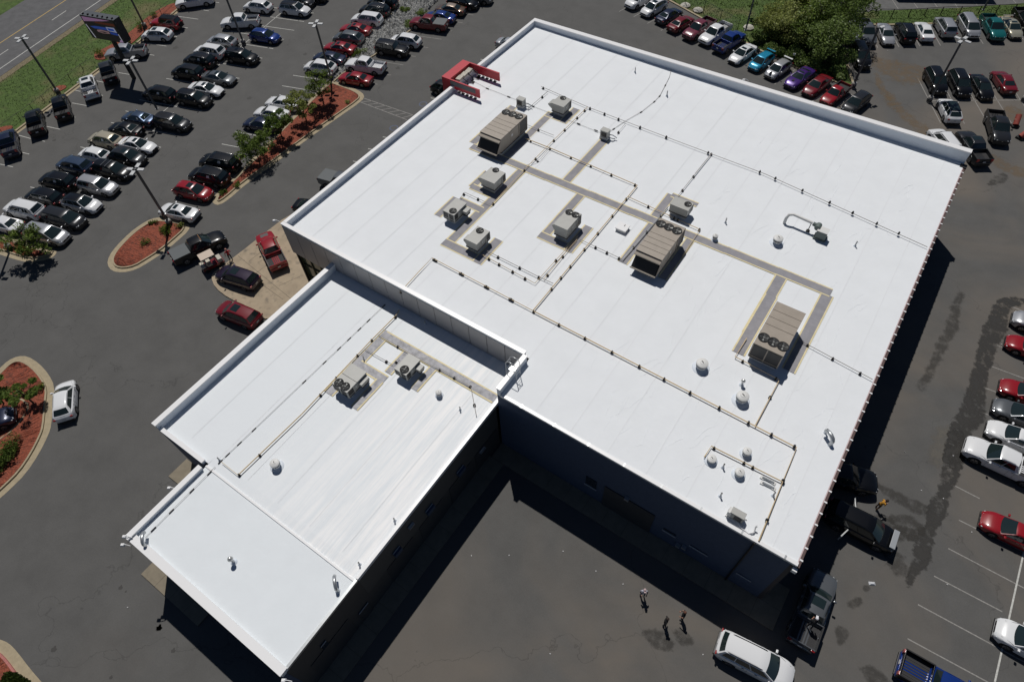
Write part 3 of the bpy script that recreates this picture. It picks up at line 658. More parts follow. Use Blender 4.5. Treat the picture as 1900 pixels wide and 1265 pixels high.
wall_x('W', (390,915), (440,862), 0, 'door', door_m); wall_x('W', (200,1085), (225,1050), 0, 'window', win_m, .9)
for (a, b) in (((560,610),(600,580)),((727,400),(765,365)),((885,205),(920,170))): wall_x('W', a, b, 0, 'blue_wall_vent', mat('blue vent', (.03,.06,.12), .4), .5, .3)
for (a, b) in (((640,485),(665,455)),((1000,105),(1025,75))): wall_x('W', a, b, 0, 'wall_light', steel_m, .1, .25)
for i, y in enumerate((5.5, 9.2, 12.9, 16.3)): Lw(MB().bb(WX1+.022, WX1+.05, y, y+2.9, 0, 2.95), 'overhead_door', door_m)
Lw(MB().bb(WX1+.022, WX1+.05, -2.2, 1.4, 0, 3.2), 'overhead_door', door_m)
BD = BD_
# pavements round the building
def slabs(x0, x1, y0, y1, step, along, z=.1):
    root = struct('pavement', MB().bb(x0, x1, y0, y1, -.02, z-.012), joint)
    a, b = (x0, x1) if along == 'x' else (y0, y1); n = max(1, round((b-a)/step)); s = (b-a)/n
    for i in range(n):
        u, v = a+i*s+.012, a+(i+1)*s-.012
        bx = (u, v, y0, y1) if along == 'x' else (x0, x1, u, v)
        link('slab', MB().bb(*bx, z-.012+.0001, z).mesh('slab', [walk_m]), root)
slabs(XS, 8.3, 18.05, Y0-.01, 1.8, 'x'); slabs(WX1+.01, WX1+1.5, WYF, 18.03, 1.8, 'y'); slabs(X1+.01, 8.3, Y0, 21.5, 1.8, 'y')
a = G('P', 345, 848); b = G('P', 303, 862)
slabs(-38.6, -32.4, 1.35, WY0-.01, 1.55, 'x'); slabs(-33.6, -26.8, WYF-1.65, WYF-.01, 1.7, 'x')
# ================================================================== RED ENTRY PORTAL
PT = thing('entry_portal', 'bright red U shaped entry portal frame wrapping over the left roof edge', 'portal')
zt = 9.75
a = G('N11', 110, 600, zt); b = G('N11', 560, 240, zt); c_ = G('N11', 280, 640, zt)
xa = (a.x+b.x)/2; ya, yb = a.y, b.y; e1 = G('N11', 910, 890, zt).x; e2 = G('N11', 1345, 520, zt).x; xi = G('N11', 700, 320, zt).x
zb_ = 8.75
part('beam', MB().bb(xa, xi, ya, yb, zb_, zt), red_m, PT)
part('beam_leg', MB().bb(xa, xi, ya, ya+.35, 0, zb_), red_m, PT); part('beam_leg', MB().bb(xa, xi, yb-.35, yb, 0, zb_), red_m, PT)
for (yy, xe, s) in ((ya, e1, 1), (yb, e2, -1)):
    y0, y1 = sorted((yy, yy+s*.16)); part('arm', MB().bb(xi, xe, y0, y1, 9.05 if xi > X0 else zb_, zt), red_m, PT)
    yb2 = yy+s*.2
    part('arm_back', MB().bb(xi+.1, xe-.5, min(yy-.02, yy), max(yy-.02, yy)+.0, 9.15, zt-.08), mat('dark grey arm lining', (.12,.125,.13), .6), PT)  # thin dark grey plate along each arm
    n = 5
    for i in range(n):
        x = X0+.9+(xe-X0-1.6)*i/(n-1); part('stanchion', MB().cyl((x, yy+s*.08, zr(x)+.0), (x, yy+s*.08, 8.98), .05, .05, 6).box((x, yy+s*.08, zr(x)+.05), (.3,.3,.06)), rubber_m, PT)
for i in range(3):
    y = ya+.8+i*(yb-ya-1.4)/3; part('ballast', MB().box((xi+.45, y+.45, 9.35), (.6,.9,.28), .1), mat('pale ballast', (.5,.47,.4), .8, noise=.3, nscale=5), PT, bevel=.06)
for i in range(4):
    y = ya+.5+i*(yb-ya-1.0)/3; part('bracket', MB().cyl((xi+.1, y, 9.5), (xi+1.3, y, 9.1), .05, .05, 6).cyl((xi+1.3, y, 9.1), (xi+1.3, y, zr(-42)), .05, .05, 6).box((xi+1.3, y, zr(-42)+.05), (.35,.35,.08)), rubber_m, PT)

# ================================================================== ROOF EQUIPMENT
def fan(root, x, y, z, r):
    part('fan_ring', MB().lathe((x, y, z), [(r, -.02), (r+.05, .05), (r+.02, .07), (r-.03, .03)], 24), rubber_m, root, smooth=50)
    part('fan_well', MB().lathe((x, y, z), [(r, .004), (.02, .0045)], 20), coil_m, root)
    f = MB()
    for k in range(4):
        a = k*math.pi/2+random.random()*.2; pts = []
        for (rr, da, dz) in ((.18, -.25, .03), (.9, -.38, .015), (.9, .3, .06), (.18, .35, .05)):
            pts.append((x+r*rr*math.cos(a+da), y+r*rr*math.sin(a+da), z+dz))
        f.add(pts, [(0,1,2,3)])
    part('fan_blade', f, blade_m, root); part('fan_hub', MB().cyl((x, y, z+.01), (x, y, z+.085), r*.2, r*.17, 12), mat('hub', (.5,.5,.48), .4), root)
    g = MB()
    for k in range(3): g.cyl((x+r*math.cos(k*1.047), y+r*math.sin(k*1.047), z+.09), (x-r*math.cos(k*1.047), y-r*math.sin(k*1.047), z+.09), .008, .008, 4)
    part('fan_guard', g, rubber_m, root)
def rtu(c, quad, h, fans, mt, label, rad, pan=(), hood=None, base=None, coil='back', group='rooftop air units', box=None):
    top = base+h if base else None
    if top is None: top = zr(G(c, *quad[0], 10).x)+h
    q = [G(c, *p, top) for p in quad]; x0 = (q[0].x+q[3].x)/2; x1 = (q[1].x+q[2].x)/2; y0 = (q[0].y+q[1].y)/2; y1 = (q[2].y+q[3].y)/2
    zb = top-h; root = thing('rooftop_unit', label, 'air conditioner', ((x0+x1)/2, (y0+y1)/2, zb), 0, group)
    ox, oy = root.location.x, root.location.y; X0_, X1_, Y0_, Y1_ = x0-ox, x1-ox, y0-oy, y1-oy
    part('curb', MB().bb(X0_+.12, X1_-.12, Y0_+.15, Y1_-.15, 0, .36), vent_m, root)
    part('base_rail', MB().bb(X0_, X1_, Y0_, Y1_, .36, .46), coil_m, root)
    cs = MB(); cs.bb(X0_+.03, X1_-.03, Y0_+.03, Y1_-.03, .46, h-.06); part('casing', cs, mt, root)
    W_, D_ = X1_-X0_, Y1_-Y0_
    # condenser coil section
    cl = D_*.3
    yy0, yy1 = (Y1_-cl, Y1_) if coil == 'back' else (Y0_, Y0_+cl)
    part('coil', MB().bb(X0_+.0, X1_-.0, yy0, yy1, .6, h-.16), coil_m, root)
    for (px_, py_) in ((X0_, yy0), (X1_, yy0), (X0_, yy1), (X1_, yy1), ((X0_+X1_)/2, yy0 if coil != 'back' else yy1)):
        part('corner_post', MB().box((px_*.995, py_*.995, h/2+.2), (.09, .09, h-.5)), mt, root)
    # top deck in panels
    cuts = [0]+list(pan)+[1]
    for a, b in zip(cuts[:-1], cuts[1:]):
        part('top_panel', MB().bb(X0_-.02, X1_+.02, Y0_+D_*a+(.02 if a else -.02), Y0_+D_*b-(.02 if b < 1 else -.02), h-.06, h), mt, root)
    part('side_door', MB().bb(X1_-.03, X1_-.01, Y0_+D_*.35, Y0_+D_*.66, .55, h-.2), mt, root); part('side_label', MB().bb(X1_-.01, X1_-.002, Y0_+D_*.4, Y0_+D_*.45, h*.6, h*.72), vent_m, root)
    for (fx, fy) in fans:
        p = G(c, fx, fy, top); fan(root, p.x-ox, p.y-oy, h, rad)
    if hood:
        s, dp, hh = hood      # side, depth, height
        if s == '-y': part('intake_hood', MB().add([(X0_, Y0_, h-.12), (X1_, Y0_, h-.12), (X1_, Y0_-dp*.4, h-.26), (X0_, Y0_-dp*.4, h-.26), (X0_, Y0_, h-.22), (X1_, Y0_, h-.22), (X1_, Y0_-dp*.4, h-.36), (X0_, Y0_-dp*.4, h-.36)], [(0,3,2,1),(4,5,6,7),(3,7,6,2),(0,4,7,3),(1,2,6,5)]), mt, root); part('hood_opening', MB().add([(X0_+.08, Y0_, h-.4), (X1_-.08, Y0_, h-.4), (X1_-.08, Y0_-dp, .75), (X0_+.08, Y0_-dp, .75), (X0_+.08, Y0_, .5), (X1_-.08, Y0_, .5), (X1_-.08, Y0_-dp, .6), (X0_+.08, Y0_-dp, .6)], [(0,3,2,1),(4,5,6,7),(3,7,6,2),(0,4,7,3),(1,2,6,5)]), black_m, root); part('hood_rail', MB().bb(X0_, X1_, Y0_-dp-.06, Y0_-dp, .6, .74), mt, root); part('hood_side', MB().add([(X1_, Y0_, .6), (X1_, Y0_, h-.2), (X1_, Y0_-dp, .7), (X1_-.03, Y0_, .6), (X1_-.03, Y0_, h-.2), (X1_-.03, Y0_-dp, .7)], [(0,1,2),(5,4,3),(0,2,5,3)]), mt, root)
        if s == '-x': part('intake_hood', MB().add([(X0_, Y0_+.1, h-.1), (X0_, Y0_+hh, h-.1), (X0_-dp, Y0_+hh, h-.3), (X0_-dp, Y0_+.1, h-.3), (X0_, Y0_+.1, h-.8), (X0_, Y0_+hh, h-.8), (X0_-dp, Y0_+hh, h-.45), (X0_-dp, Y0_+.1, h-.45)], [(0,1,2,3),(7,6,5,4),(3,2,6,7),(0,3,7,4),(1,5,6,2)]), mt, root)
        if s == '+x': part('intake_hood', MB().bb(X1_, X1_+dp, Y1_-hh-.15, Y1_-.15, h-.6, h-.28), mt, root); part('hood_outlet', MB().bb(X1_+.05, X1_+dp-.05, Y1_-hh-.1, Y1_-.2, h-.85, h-.6), black_m, root)
    return root
rtu('N1', [(445,725),(588,790),(780,607),(628,553)], 2.1, [(628,588),(675,603),(722,620)], tan_m, 'large tan roof unit with three fans, nearest the red portal', .40, (.16,.3,.44,.58), ('-y', .8, 0), coil='back', group='large tan roof units')
rtu('N7', [(140,815),(460,950),(745,550),(430,430)], 2.1, [(443,505),(540,545),(640,590)], tan_m, 'large tan roof unit with three fans, in the middle of the roof', .40, (.14,.28,.42,.56), ('-y', .8, 0), coil='back', group='large tan roof units')
rtu('N10', [(330,640),(790,850),(1140,180),(690,0)], 2.1, [(485,560),(632,632),(782,700)], tan_m, 'large tan roof unit with fans at its near end, closest to the right eave', .40, (.47,.64,.81), None, coil='front', group='large tan roof units')
rtu('N1', [(950,515),(1050,548),(1108,495),(1030,470)], 1.35, [(1047,484)], gry_m, 'grey single fan roof unit farthest from the camera', .29, (), ('-x', .5, 1.0))
rtu('N1', [(440,1065),(540,1110),(622,1030),(520,990)], 1.35, [(553,1012)], gry_m, 'grey single fan roof unit second from the near parapet', .29, (), ('-x', .4, .9))
rtu('N9', [(190,405),(330,470),(520,290),(350,210)], 1.3, [(320,408)], gry_m, 'grey single fan roof unit with fan at its near end and a side duct box', .31, (), ('+x', .55, .7), coil='front')
rtu('N9', [(475,805),(665,895),(860,705),(700,640)], 1.35, [(715,697)], gry_m, 'grey single fan roof unit nearest the parapet above the wing', .31, (), ('-x', .3, .8))
rtu('N2', [(975,455),(1075,500),(1185,380),(1085,350)], 1.6, [(1092,372),(1138,392)], gry_m, 'grey two fan roof unit beside the white roof hatch', .31, (), ('-x', .25, 1.4))
rtu('N7', [(540,245),(780,345),(840,250),(640,165)], 1.3, [(775,262)], gry_m, 'grey roof unit turned sideways behind the middle tan unit', .29, (), None)
rtu('N8', [(135,760),(330,880),(590,590),(375,470)], 1.3, [(216,744),(303,797)], gry_m, 'grey two fan unit on the low wing roof', .34, (.5,), ('+x', .35, .9), base=ZW, coil='front', group='air units on the wing roof')
rtu('N8', [(985,550),(1140,640),(1330,430),(1180,330)], 1.2, [(1120,562)], gry_m, 'grey single fan unit on the low wing roof', .33, (), ('+x', .5, .6), base=ZW, coil='front', group='air units on the wing roof')
# walkway pads
PADS = thing('roof_walkway', 'grey walkway mats with yellow edges laid out between the roof units', 'walkway')
wz = [0.012]
def walk(c, pts, w=.85, m_=None, wing=False):
    f = RW if wing else RM
    for a, b in zip(pts[:-1], pts[1:]):
        p, q = f(c, *a), f(c, *b); 
        if abs(q.x-p.x) > abs(q.y-p.y): q.y = p.y = (p.y+q.y)/2; ax = 'x'
        else: q.x = p.x = (p.x+q.x)/2; ax = 'y'
        wz[0] += .0011; z = wz[0]; s = 1 if (q-p).dot(Vector((1,1,0))) > 0 else -1
        if s < 0: p, q = q, p
        hw_ = w/2
        def slab(x0, x1, y0, y1, dz, mt, nm):
            zz = lambda x: (ZW if wing else zr(x))+z+dz
            part(nm, MB().add([(x0,y0,zz(x0)),(x1,y0,zz(x1)),(x1,y1,zz(x1)),(x0,y1,zz(x0))], [(0,1,2,3)]), mt, PADS)
        if ax == 'x':
            slab(p.x-hw_, q.x+hw_, p.y-hw_, p.y+hw_, 0, m_ or walkp_m, 'mat'); slab(p.x-hw_, q.x+hw_, p.y-hw_-.09, p.y-hw_+.03, .0006, yel_m, 'mat_edge'); slab(p.x-hw_, q.x+hw_, p.y+hw_-.03, p.y+hw_+.09, .0007, yel_m, 'mat_edge')
        else:
            slab(p.x-hw_, p.x+hw_, p.y-hw_, q.y+hw_, 0, m_ or walkp_m, 'mat'); slab(p.x-hw_-.09, p.x-hw_+.03, p.y-hw_, q.y+hw_, .0006, yel_m, 'mat_edge'); slab(p.x+hw_-.03, p.x+hw_+.09, p.y-hw_, q.y+hw_, .0007, yel_m, 'mat_edge')
walk('N1', [(400,800),(670,560)], .8); walk('N1', [(650,900),(945,600)], .8); walk('N1', [(950,605),(1060,650)], .8); walk('N1', [(1060,650),(1130,575)], .8)
walk('N1', [(1075,1075),(1355,800)]); walk('N2', [(725,75),(230,585)]); walk('N2', [(205,590),(410,720)]); walk('N2', [(430,720),(560,595)])
walk('N2', [(395,175),(480,90)], .7); walk('N2', [(395,190),(510,240)], .7); walk('N2', [(145,385),(245,280)], .7); walk('N2', [(300,290),(430,345)], .7)
walk('N2', [(1165,265),(915,530)], .8); walk('N2', [(905,540),(1085,640)], .8); walk('N2', [(1100,640),(1220,495)], .8)
walk('N3', [(400,180),(300,330)], .8); walk('N3', [(270,370),(90,650)], .8); walk('N3', [(530,500),(380,770)], .7); walk('N3', [(440,170),(590,235)], .5)
walk('N3', [(1225,775),(990,1160)], .9); walk('N4', [(740,60),(530,430)], .9); walk('N4', [(1145,50),(905,560)], .9)
PX_ = [RM('N1', 375, 838), RM('N3', 1590, 885)]
p0, p1 = PX_; ycen = (p0.y+p1.y)/2
nseg = 8
for i in range(nseg):
    a, b = p0.x+(p1.x-p0.x)*i/nseg, p0.x+(p1.x-p0.x)*(i+1)/nseg; y = p0.y+(p1.y-p0.y)*(i+.5)/nseg
    wz[0] += .0011
    for (y0, y1, mt, dz, nm) in ((y-.42, y+.42, walkp_m, 0, 'mat'), (y-.51, y-.39, yel_m, .0006, 'mat_edge'), (y+.39, y+.51, yel_m, .0007, 'mat_edge')):
        part(nm, MB().add([(a,y0,zr(a)+wz[0]+dz),(b,y0,zr(b)+wz[0]+dz),(b,y1,zr(b)+wz[0]+dz),(a,y1,zr(a)+wz[0]+dz)], [(0,1,2,3)]), mt, PADS)
for a in ([(620,245),(215,645)], ): walk('N6', a, .8, walkd_m, True)
walk('N6', [(640,245),(1380,710)], .75, walkd_m, True); walk('N6', [(440,470),(590,560)], .7, walkd_m, True); walk('N6', [(560,600),(400,760)], .6, walkd_m, True); walk('N6', [(745,385),(660,510)], .6, walkd_m, True); walk('N6', [(950,505),(840,625)], .6, walkd_m, True)

# pipes and conduits on blocks
def pipe(c, pts, r, mt, label, sup=(), dz=.2, kind='gas pipe', blk=(.16,.22), kinds='gas pipes across the roof', thin=False, f=RR):
    P_ = [f(c, x, y, dz) for x, y in pts]; o = P_[0]
    root = thing('roof_pipe' if not thin else 'roof_conduit', label, kind, o, 0, kinds)
    part('pipe', MB().tube([p-o for p in P_], r, 8 if not thin else 6), mt, root, smooth=60)
    for s in sup:
        cc, x, y = s if len(s) == 3 else (c, s[0], s[1])
        q = f(cc, x, y, .1)
        # nearest point of the run
        best = min(((p_closest(q, P_[i], P_[i+1])) for i in range(len(P_)-1)), key=lambda t: t[0]); pt, d = best[1], best[2]
        a = math.atan2(d.y, d.x)
        m_ = MB().box((pt.x-o.x, pt.y-o.y, -dz+(.035 if thin else .07)), (blk[0], blk[1], .07 if thin else .14), a)
        if not thin: m_.box((pt.x-o.x, pt.y-o.y, .0), (.08, .13, r*2+.04), a).box((pt.x-o.x, pt.y-o.y, -dz/2+.02), (.06, .12, dz*.6), a)
        part('support_block', m_, rubber_m, root)
    return root
def p_closest(q, a, b):
    d = b-a; t = max(0, min(1, (q-a).dot(d)/max(d.length_squared, 1e-6))); p = a+d*t
    return ((q-p).length, p, d)
pipe('N2', [(-152,960),(-5,800),(85,706),(830,1095)], .035, pipe_m, 'slim pipe run climbing from the wing roof over the parapet to the junction', [(108,720),(305,820),(490,915),(670,1010),(-145,945)], blk=(.45,.2), f=RM)
pipe('P', [(990,577),(1478,830),(1408,1003)], .05, pipe_m, 'thick tan gas pipe running to the rear roof edge', [('N2',835,1095),('N2',1020,1193),('P',1086,627),('P',1136,653),('P',1186,680),('P',1232,704),('N4',160,745),('N4',372,858),('N4',585,970),('N4',755,1053),('N4',922,1143),('N5',845,605),('N5',715,887)])
pipe('P', [(989,576),(1182.5,344),(1020,274.5),(975,257)], .05, pipe_m, 'tan pipe from the junction past the two fan unit to the portal side', [('N2',950,930),('N2',1020,848),('N2',1088,765),('N2',1195,642),('N2',1290,523),('N2',1400,397),('N2',1505,275),('N2',1583,163),('N1',1408,1040),('N1',1258,975),('N1',1113,912),('N1',958,848),('N1',820,788)])
pipe('N1', [(1225,550),(960,808),(770,1000),(525,1262)], .03, pipe_m, 'pair of slim pipes running from the far grey unit towards the left side units', [(1195,572),(1130,622),(1045,713),(965,790),(852,933),(770,1017),(530,1258)])
pipe('N1', [(950,848),(880,930),(760,985)], .02, pipeg_m, 'short slanting conduit near the pipe crossing', [(850,935)], thin=True, kind='conduit', kinds='slim conduits on the roof', blk=(.2,.2))
pipe('N1', [(885,398),(1235,552),(1900,805),(2530,1040),(3720,1575)], .028, pipeg_m, 'longest grey pipe run, crossing the whole far side of the roof to the right eave', [(900,412),(1248,558),(1353,600),(1455,640),(1613,700),(1808,770),('E',418,1125),('E',650,1210),('E',1010,1360),('N3',1060,10),('N3',1170,60),('N3',1372,145),('N3',1572,232),('N3',1743,305),('G',180,1040),('G',385,1128),('G',597,1220),('P',1668,433)], kind='pipe')
pipe('N3', [(100,178),(628,418),(500,610)], .035, pipe_m, 'slim pipe passing between the middle tan unit and the sideways grey unit', [(250,250),(440,335),(470,345),(623,422)])
pipe('N3', [(60,640),(395,250)], .05, steel_m, 'silver pipe lying along the left side of the middle tan unit', [(140,553),(235,440),(325,318)], kind='pipe')
pipe('N3', [(715,-140),(470,165)], .03, pipeg_m, 'short grey pipe dropping to the sideways grey unit', [(583,33),(492,130)], kind='pipe')
pipe('N2', [(490,655),(880,850),(975,893)], .03, pipeg_m, 'upper of two slim pipes leaving the near left grey unit', [(575,695),(733,775),(862,857)], kind='pipe')
pipe('N2', [(450,680),(840,892),(1155,545)], .03, pipe_m, 'lower slim pipe from the near left unit turning towards the two fan unit', [(510,708),(577,755),(685,800),(780,845),(990,725)], kind='pipe')
pipe('N2', [(905,860),(1045,690),(1150,570)], .03, pipe_m, 'short pipe beside the near pad of the two fan unit', [(925,830),(1040,695)])
pipe('N2', [(1160,565),(1480,715)], .025, pipeg_m, 'short conduit between the two fan unit and the middle tan unit', [(1295,618),(1380,655),(1462,703)], kind='conduit')
pipe('N2', [(290,270),(325,225),(525,318)], .025, pipeg_m, 'short bent conduit behind the side duct grey unit', [(318,240),(427,272)], kind='conduit')
pipe('N4', [(945,350),(1500,648)], .028, pipeg_m, 'grey pipe from the eave side tan unit straight to the right eave', [(1018,402),(1205,498),(1413,595)], kind='pipe')
pipe('N4', [(575,345),(490,480),(815,650),(635,990)], .04, pipe_m, 'zigzag pipe around the eave side tan unit with a thicker pale drop', [(550,508),(797,630),(738,775)])
pipe('N5', [(265,425),(315,345),(850,612)], .045, pipe_m, 'short tan pipe among the white vents near the rear edge', [(338,355),(555,468),(620,500),(845,605)])
pipe('N6', [(715,60),(690,100),(505,285),(0,822),(-463,1265)], .045, pipe_m, 'tan pipe running the length of the wing roof past the two fan unit', [(678,107),(508,280),(400,390),(250,557),(133,682),('R1',737,170),('R1',632,265)], f=RW)
pipe('R1', [(632,265),(550,200)], .02, pipe_m, 'short pipe stub at the near end of the wing roof run', [], f=RW)
pipe('N6', [(560,240),(780,370),(1240,620),(1280,830)], .03, pipeg_m, 'pipe crossing the wing roof to its courtyard edge', [(708,325),(1015,497),(1120,557),(1230,630),(1263,757)], f=RW, kind='pipe')
pipe('N6', [(460,345),(670,462),(715,410)], .025, pipeg_m, 'short conduit between the two wing roof units', [(627,430),(680,437)], f=RW, kind='conduit')
pipe('N6', [(600,28),(-600,1170)], .016, pipeg_m, 'dashed looking thin conduit along the left of the wing roof', [(600,28),(490,135),(425,200),(350,272),(280,345),(175,448),(30,592),('R1',725,57),('R1',655,125),('R1',598,180),('R1',545,238)], dz=.08, kind='conduit', thin=True, blk=(.42,.07), f=RW)
pipe('R1', [(520,222),(180,565)], .016, pipeg_m, 'thin conduit beside the parapet of the small front roof', [(488,250),(405,338),(308,438),(220,525)], dz=.08, kind='conduit', thin=True, blk=(.42,.07), f=RW)
pipe('N1', [(375,352),(490,412),(1330,740)], .014, pipeg_m, 'thin conduit from the red portal to the far control box', [(380,357),(490,412),(645,475),(820,545),(1165,668),(1290,720)], dz=.07, kind='conduit', thin=True, blk=(.4,.1), f=RM)
pipe('E', [(692,608),(675,680),(640,750),(590,845),(545,893),(430,985),(290,1065),(140,1165)], .02, pipeg_m, 'curving cable from the back parapet to the far control box', [(642,750),(592,845),(545,895),(428,987),(183,1133)], dz=.07, kind='conduit', thin=True, blk=(.3,.12), f=RM)
pipe('N1', [(790,560),(935,435)], .025, pipeg_m, 'short conduit from the small cabinet to the longest pipe run', [(885,473)], kind='conduit')
pipe('N1', [(785,680),(980,757)], .025, pipeg_m, 'short pipe stub leaving the portal side tan unit', [(873,711)], kind='pipe')
pipe('E', [(290,1085),(215,1175)], .02, pipeg_m, 'short cable drop to the far control cabinet', [(215,1165)], kind='conduit')
pipe('P', [(1320,285),(1290,322)], .03, pipeg_m, 'pipe branch leaving the longest run towards the sideways unit', [('N3',715,-140)], kind='pipe', f=RM)
pipe('R1', [(95,590),(120,575),(175,625),(450,860),(735,1125),(790,1150),(830,1205)], .02, pipeg_m, 'cable run clipped along the front parapet of the small roof', [(230,668),(310,740),(390,810),(468,880),(550,957),(640,1035)], dz=.1, kind='conduit', thin=True, blk=(.3,.14), f=lambda c,x,y,dz: G(c,x,y,6.1+dz))

# vents
def vent(c, x, y, r, h, label, style='mushroom', f=RR, group=None):
    p = f(c, x, y, h*.6); zb = f(c, x, y, 0).z
    root = thing('roof_vent', label, 'vent', (p.x, p.y, zb), 0, group)
    if style == 'mushroom':
        part('base_flashing', MB().lathe((0,0,0), [(r*1.5, .0), (r*1.35, .05), (r*.75, .1), (r*.7, .14)], 20), memb2, root, smooth=40)
        part('throat', MB().lathe((0,0,0), [(r*.7, .1), (r*.7, h*.55)], 20), steel_m, root, smooth=40)
        part('curb_ring', MB().lathe((0,0,0), [(r*.95, h*.42), (r*1.0, h*.5), (r*.95, h*.56)], 20), vent_m, root, smooth=40)
        part('shadow_gap', MB().lathe((0,0,0), [(r*.82, h*.56), (r*.82, h*.74)], 20), mat('vent gap shade', (.03,.03,.03), .5), root, smooth=40)  # dark ring paints in the shade of the gap under the cap
        part('cap', MB().lathe((0,0,0), [(r*.9, h*.74), (r*1.02, h*.74), (r*1.0, h*.86), (r*.72, h*.95), (r*.5, h*.96), (r*.45, h*1.0), (.01, h*1.01)], 24), vent_m, root, smooth=40)
        part('handle', MB().box((0,0,h*1.02), (r*.5, r*.12, .03), -.5), rubber_m, root)
    elif style == 'ball':
        part('base_flashing', MB().lathe((0,0,0), [(r*1.3, .0), (r*.7, .1), (r*.6, .12)], 16), memb2, root, smooth=40)
        part('throat', MB().cyl((0,0,.1), (0,0,h*.55), r*.55, r*.55, 12), steel_m, root, smooth=40)
        m_ = MB(); 
        pr = [(r*math.sin(t), h*.55+r-r*math.cos(t)) for t in [.5+i*.26 for i in range(11)]]; m_.lathe((0,0,0), pr, 18); part('turbine', m_, mat('bright turbine', (.62,.62,.6), .25, metal=.6), root, smooth=20)
        f_ = MB()
        for k in range(12):
            a = k*.5236; f_.add([(r*1.0*math.cos(a), r*1.0*math.sin(a), h*.55+r*.45), (r*1.07*math.cos(a+.12), r*1.07*math.sin(a+.12), h*.55+r), (r*.93*math.cos(a), r*.93*math.sin(a), h*.55+r*1.5)], [(0,1,2)])
        part('turbine_fins', f_, steel_m, root)
    elif style == 'stack':
        part('flashing', MB().lathe((0,0,0), [(r*2.6, 0), (r*1.3, .12), (r*1.2, .14)], 12), memb2, root, smooth=40)
        part('pipe', MB().cyl((0,0,.1), (0,0,h), r, r, 10), mat('grey stack', (.4,.4,.4), .6), root, smooth=40)
        part('cap_ring', MB().lathe((0,0,0), [(r*1.2, h-.06), (r*1.2, h)], 10), vent_m, root)
    elif style == 'goose':
        part('flashing', MB().lathe((0,0,0), [(r*1.9, 0), (r*1.2, .08)], 12), memb2, root)
        part('bent_pipe', MB().tube([(0,0,0),(0,0,h*.7),(-.08,.08,h*.95),(-.3,.27,h*1.08),(-.55,.48,h*.98),(-.66,.56,h*.7)], r*1.25, 10), steel_m, root, smooth=60)
    return root
vent('N3', 740, 472, .24, .62, 'small round white vent by the long walkway', group='round roof vents'); vent('N3', 1200, 492, .42, .75, 'largest round vent, beside the blower duct')
vent('N4', 247, 537, .46, .8, 'wide round vent left of the eave side tan unit'); vent('N4', 543, 778, .46, .85, 'wide round vent just above the thick tan pipe')
vent('N4', 548, 665, .16, .75, 'small ball topped vent beside a wide round vent', 'ball'); vent('N5', 577, 388, .31, .6, 'round vent inside the tan pipe loop, nearest the pipe corner')
vent('N5', 318, 440, .33, .5, 'round vent beneath the bent end of the short tan pipe'); vent('N5', 523, 540, .33, .6, 'round vent nearest the pair of grey rails')
vent('N6', 1004, 668, .24, .6, 'small round vent on the wing roof near the courtyard corner', f=RW); vent('R1', 810, 210, .36, .75, 'round vent on the open part of the wing roof', f=RW)
vent('R1', 596, 672, .19, .9, 'ball turbine vent in the middle of the small front roof', 'ball', f=RW)
vent('R1', 175, 600, .1, .7, 'hooked pipe vent at the far left corner of the small roof', 'goose', f=RW); vent('R1', 1105, 815, .1, .7, 'hooked pipe vent by the courtyard edge of the small roof', 'goose', f=RW)
vent('N5', 1203, 315, .12, .7, 'hooked pipe vent near the right eave', 'goose')
for c, x, y, l in [('N5',1162,232,'thin stack beside the hooked vent near the right eave'),('N5',388,700,'thin stack between the vents and the rear roof edge'),('N5',407,488,'short stack between two round vents'),('N5',778,695,'short stack next to the thick tan pipe'),('N3',820,350,'thin stack above the long walkway'),('N3',1775,520,'thin stack right of the blower duct'),('N1',1577,275,'thin stack nearest the far roof corner'),('N1',1812,445,'thin stack below the curving cable'),('E',655,825,'tiny stack beside the curving cable end')]:
    vent(c, x, y, .055, .55, l, 'stack', group='thin roof stacks')
for c, x, y, l in [('N6',1160,780,'dark stack on the wing roof by the courtyard edge'),('R1',535,185,'thin stack at the near left edge of the wing roof'),('R1',1215,690,'thin stack where the wing roof steps down'),('W',575,444,'small drain vent at the courtyard edge of the wing'),('N6',453,412,'thin dark stack between the wing units'),('N6',903,150,'dark stub in the shade of the main wall')]:
    vent(c, x, y, .05, .45, l, 'stack', f=RW, group='thin wing stacks')
# hatch, blower, boxes, rails
p = RM('N2', 1472, 510, .0); root = thing('roof_hatch', 'square white roof hatch beside the middle tan unit', 'hatch', (p.x, p.y+.25, p.z))
part('hatch_curb', MB().box((0,0,.14), (.95,.85,.28)), vent_m, root); part('hatch_lid', MB().box((0,0,.33), (1.08,.98,.1)), coping_m, root, bevel=.02); part('latch', MB().box((.1,.2,.41), (.03,.2,.05)), rubber_m, root)
a = RM('N3', 1245, 372, 0); b = RM('N3', 1290, 345, .9); c3 = RM('N3', 1475, 415, .9); bx = RM('N3', 1510, 455, .4)
root = thing('duct_blower', 'grey blower with a long hooked white duct near the right of the roof', 'blower', (bx.x, bx.y, zr(bx.x)))
o = root.location
part('duct', MB().tube([a-o, Vector((a.x, a.y, a.z+.6))-o, Vector((a.x+.1, a.y+.15, a.z+.95))-o, Vector((a.x+.45, a.y+.3, a.z+1.05))-o, Vector((bx.x-1.0, bx.y+.35, zr(bx.x)+1.0))-o], .14, 12), vent_m, root, smooth=60)
part('blower_housing', MB().cyl((-.95,.35,.95), (-.35,.3,.9), .18, .2, 12).cyl((-.45,.0,.9), (-.45,.55,.9), .26, .26, 14), mat('blower grey', (.12,.15,.14), .5), root, smooth=40)
part('motor_box', MB().box((.1,0,.55), (.9,.7,.7)).box((.1,0,.12), (1.1,.8,.12)), mat('blower grey', (.12,.15,.14), .5), root, bevel=.02)
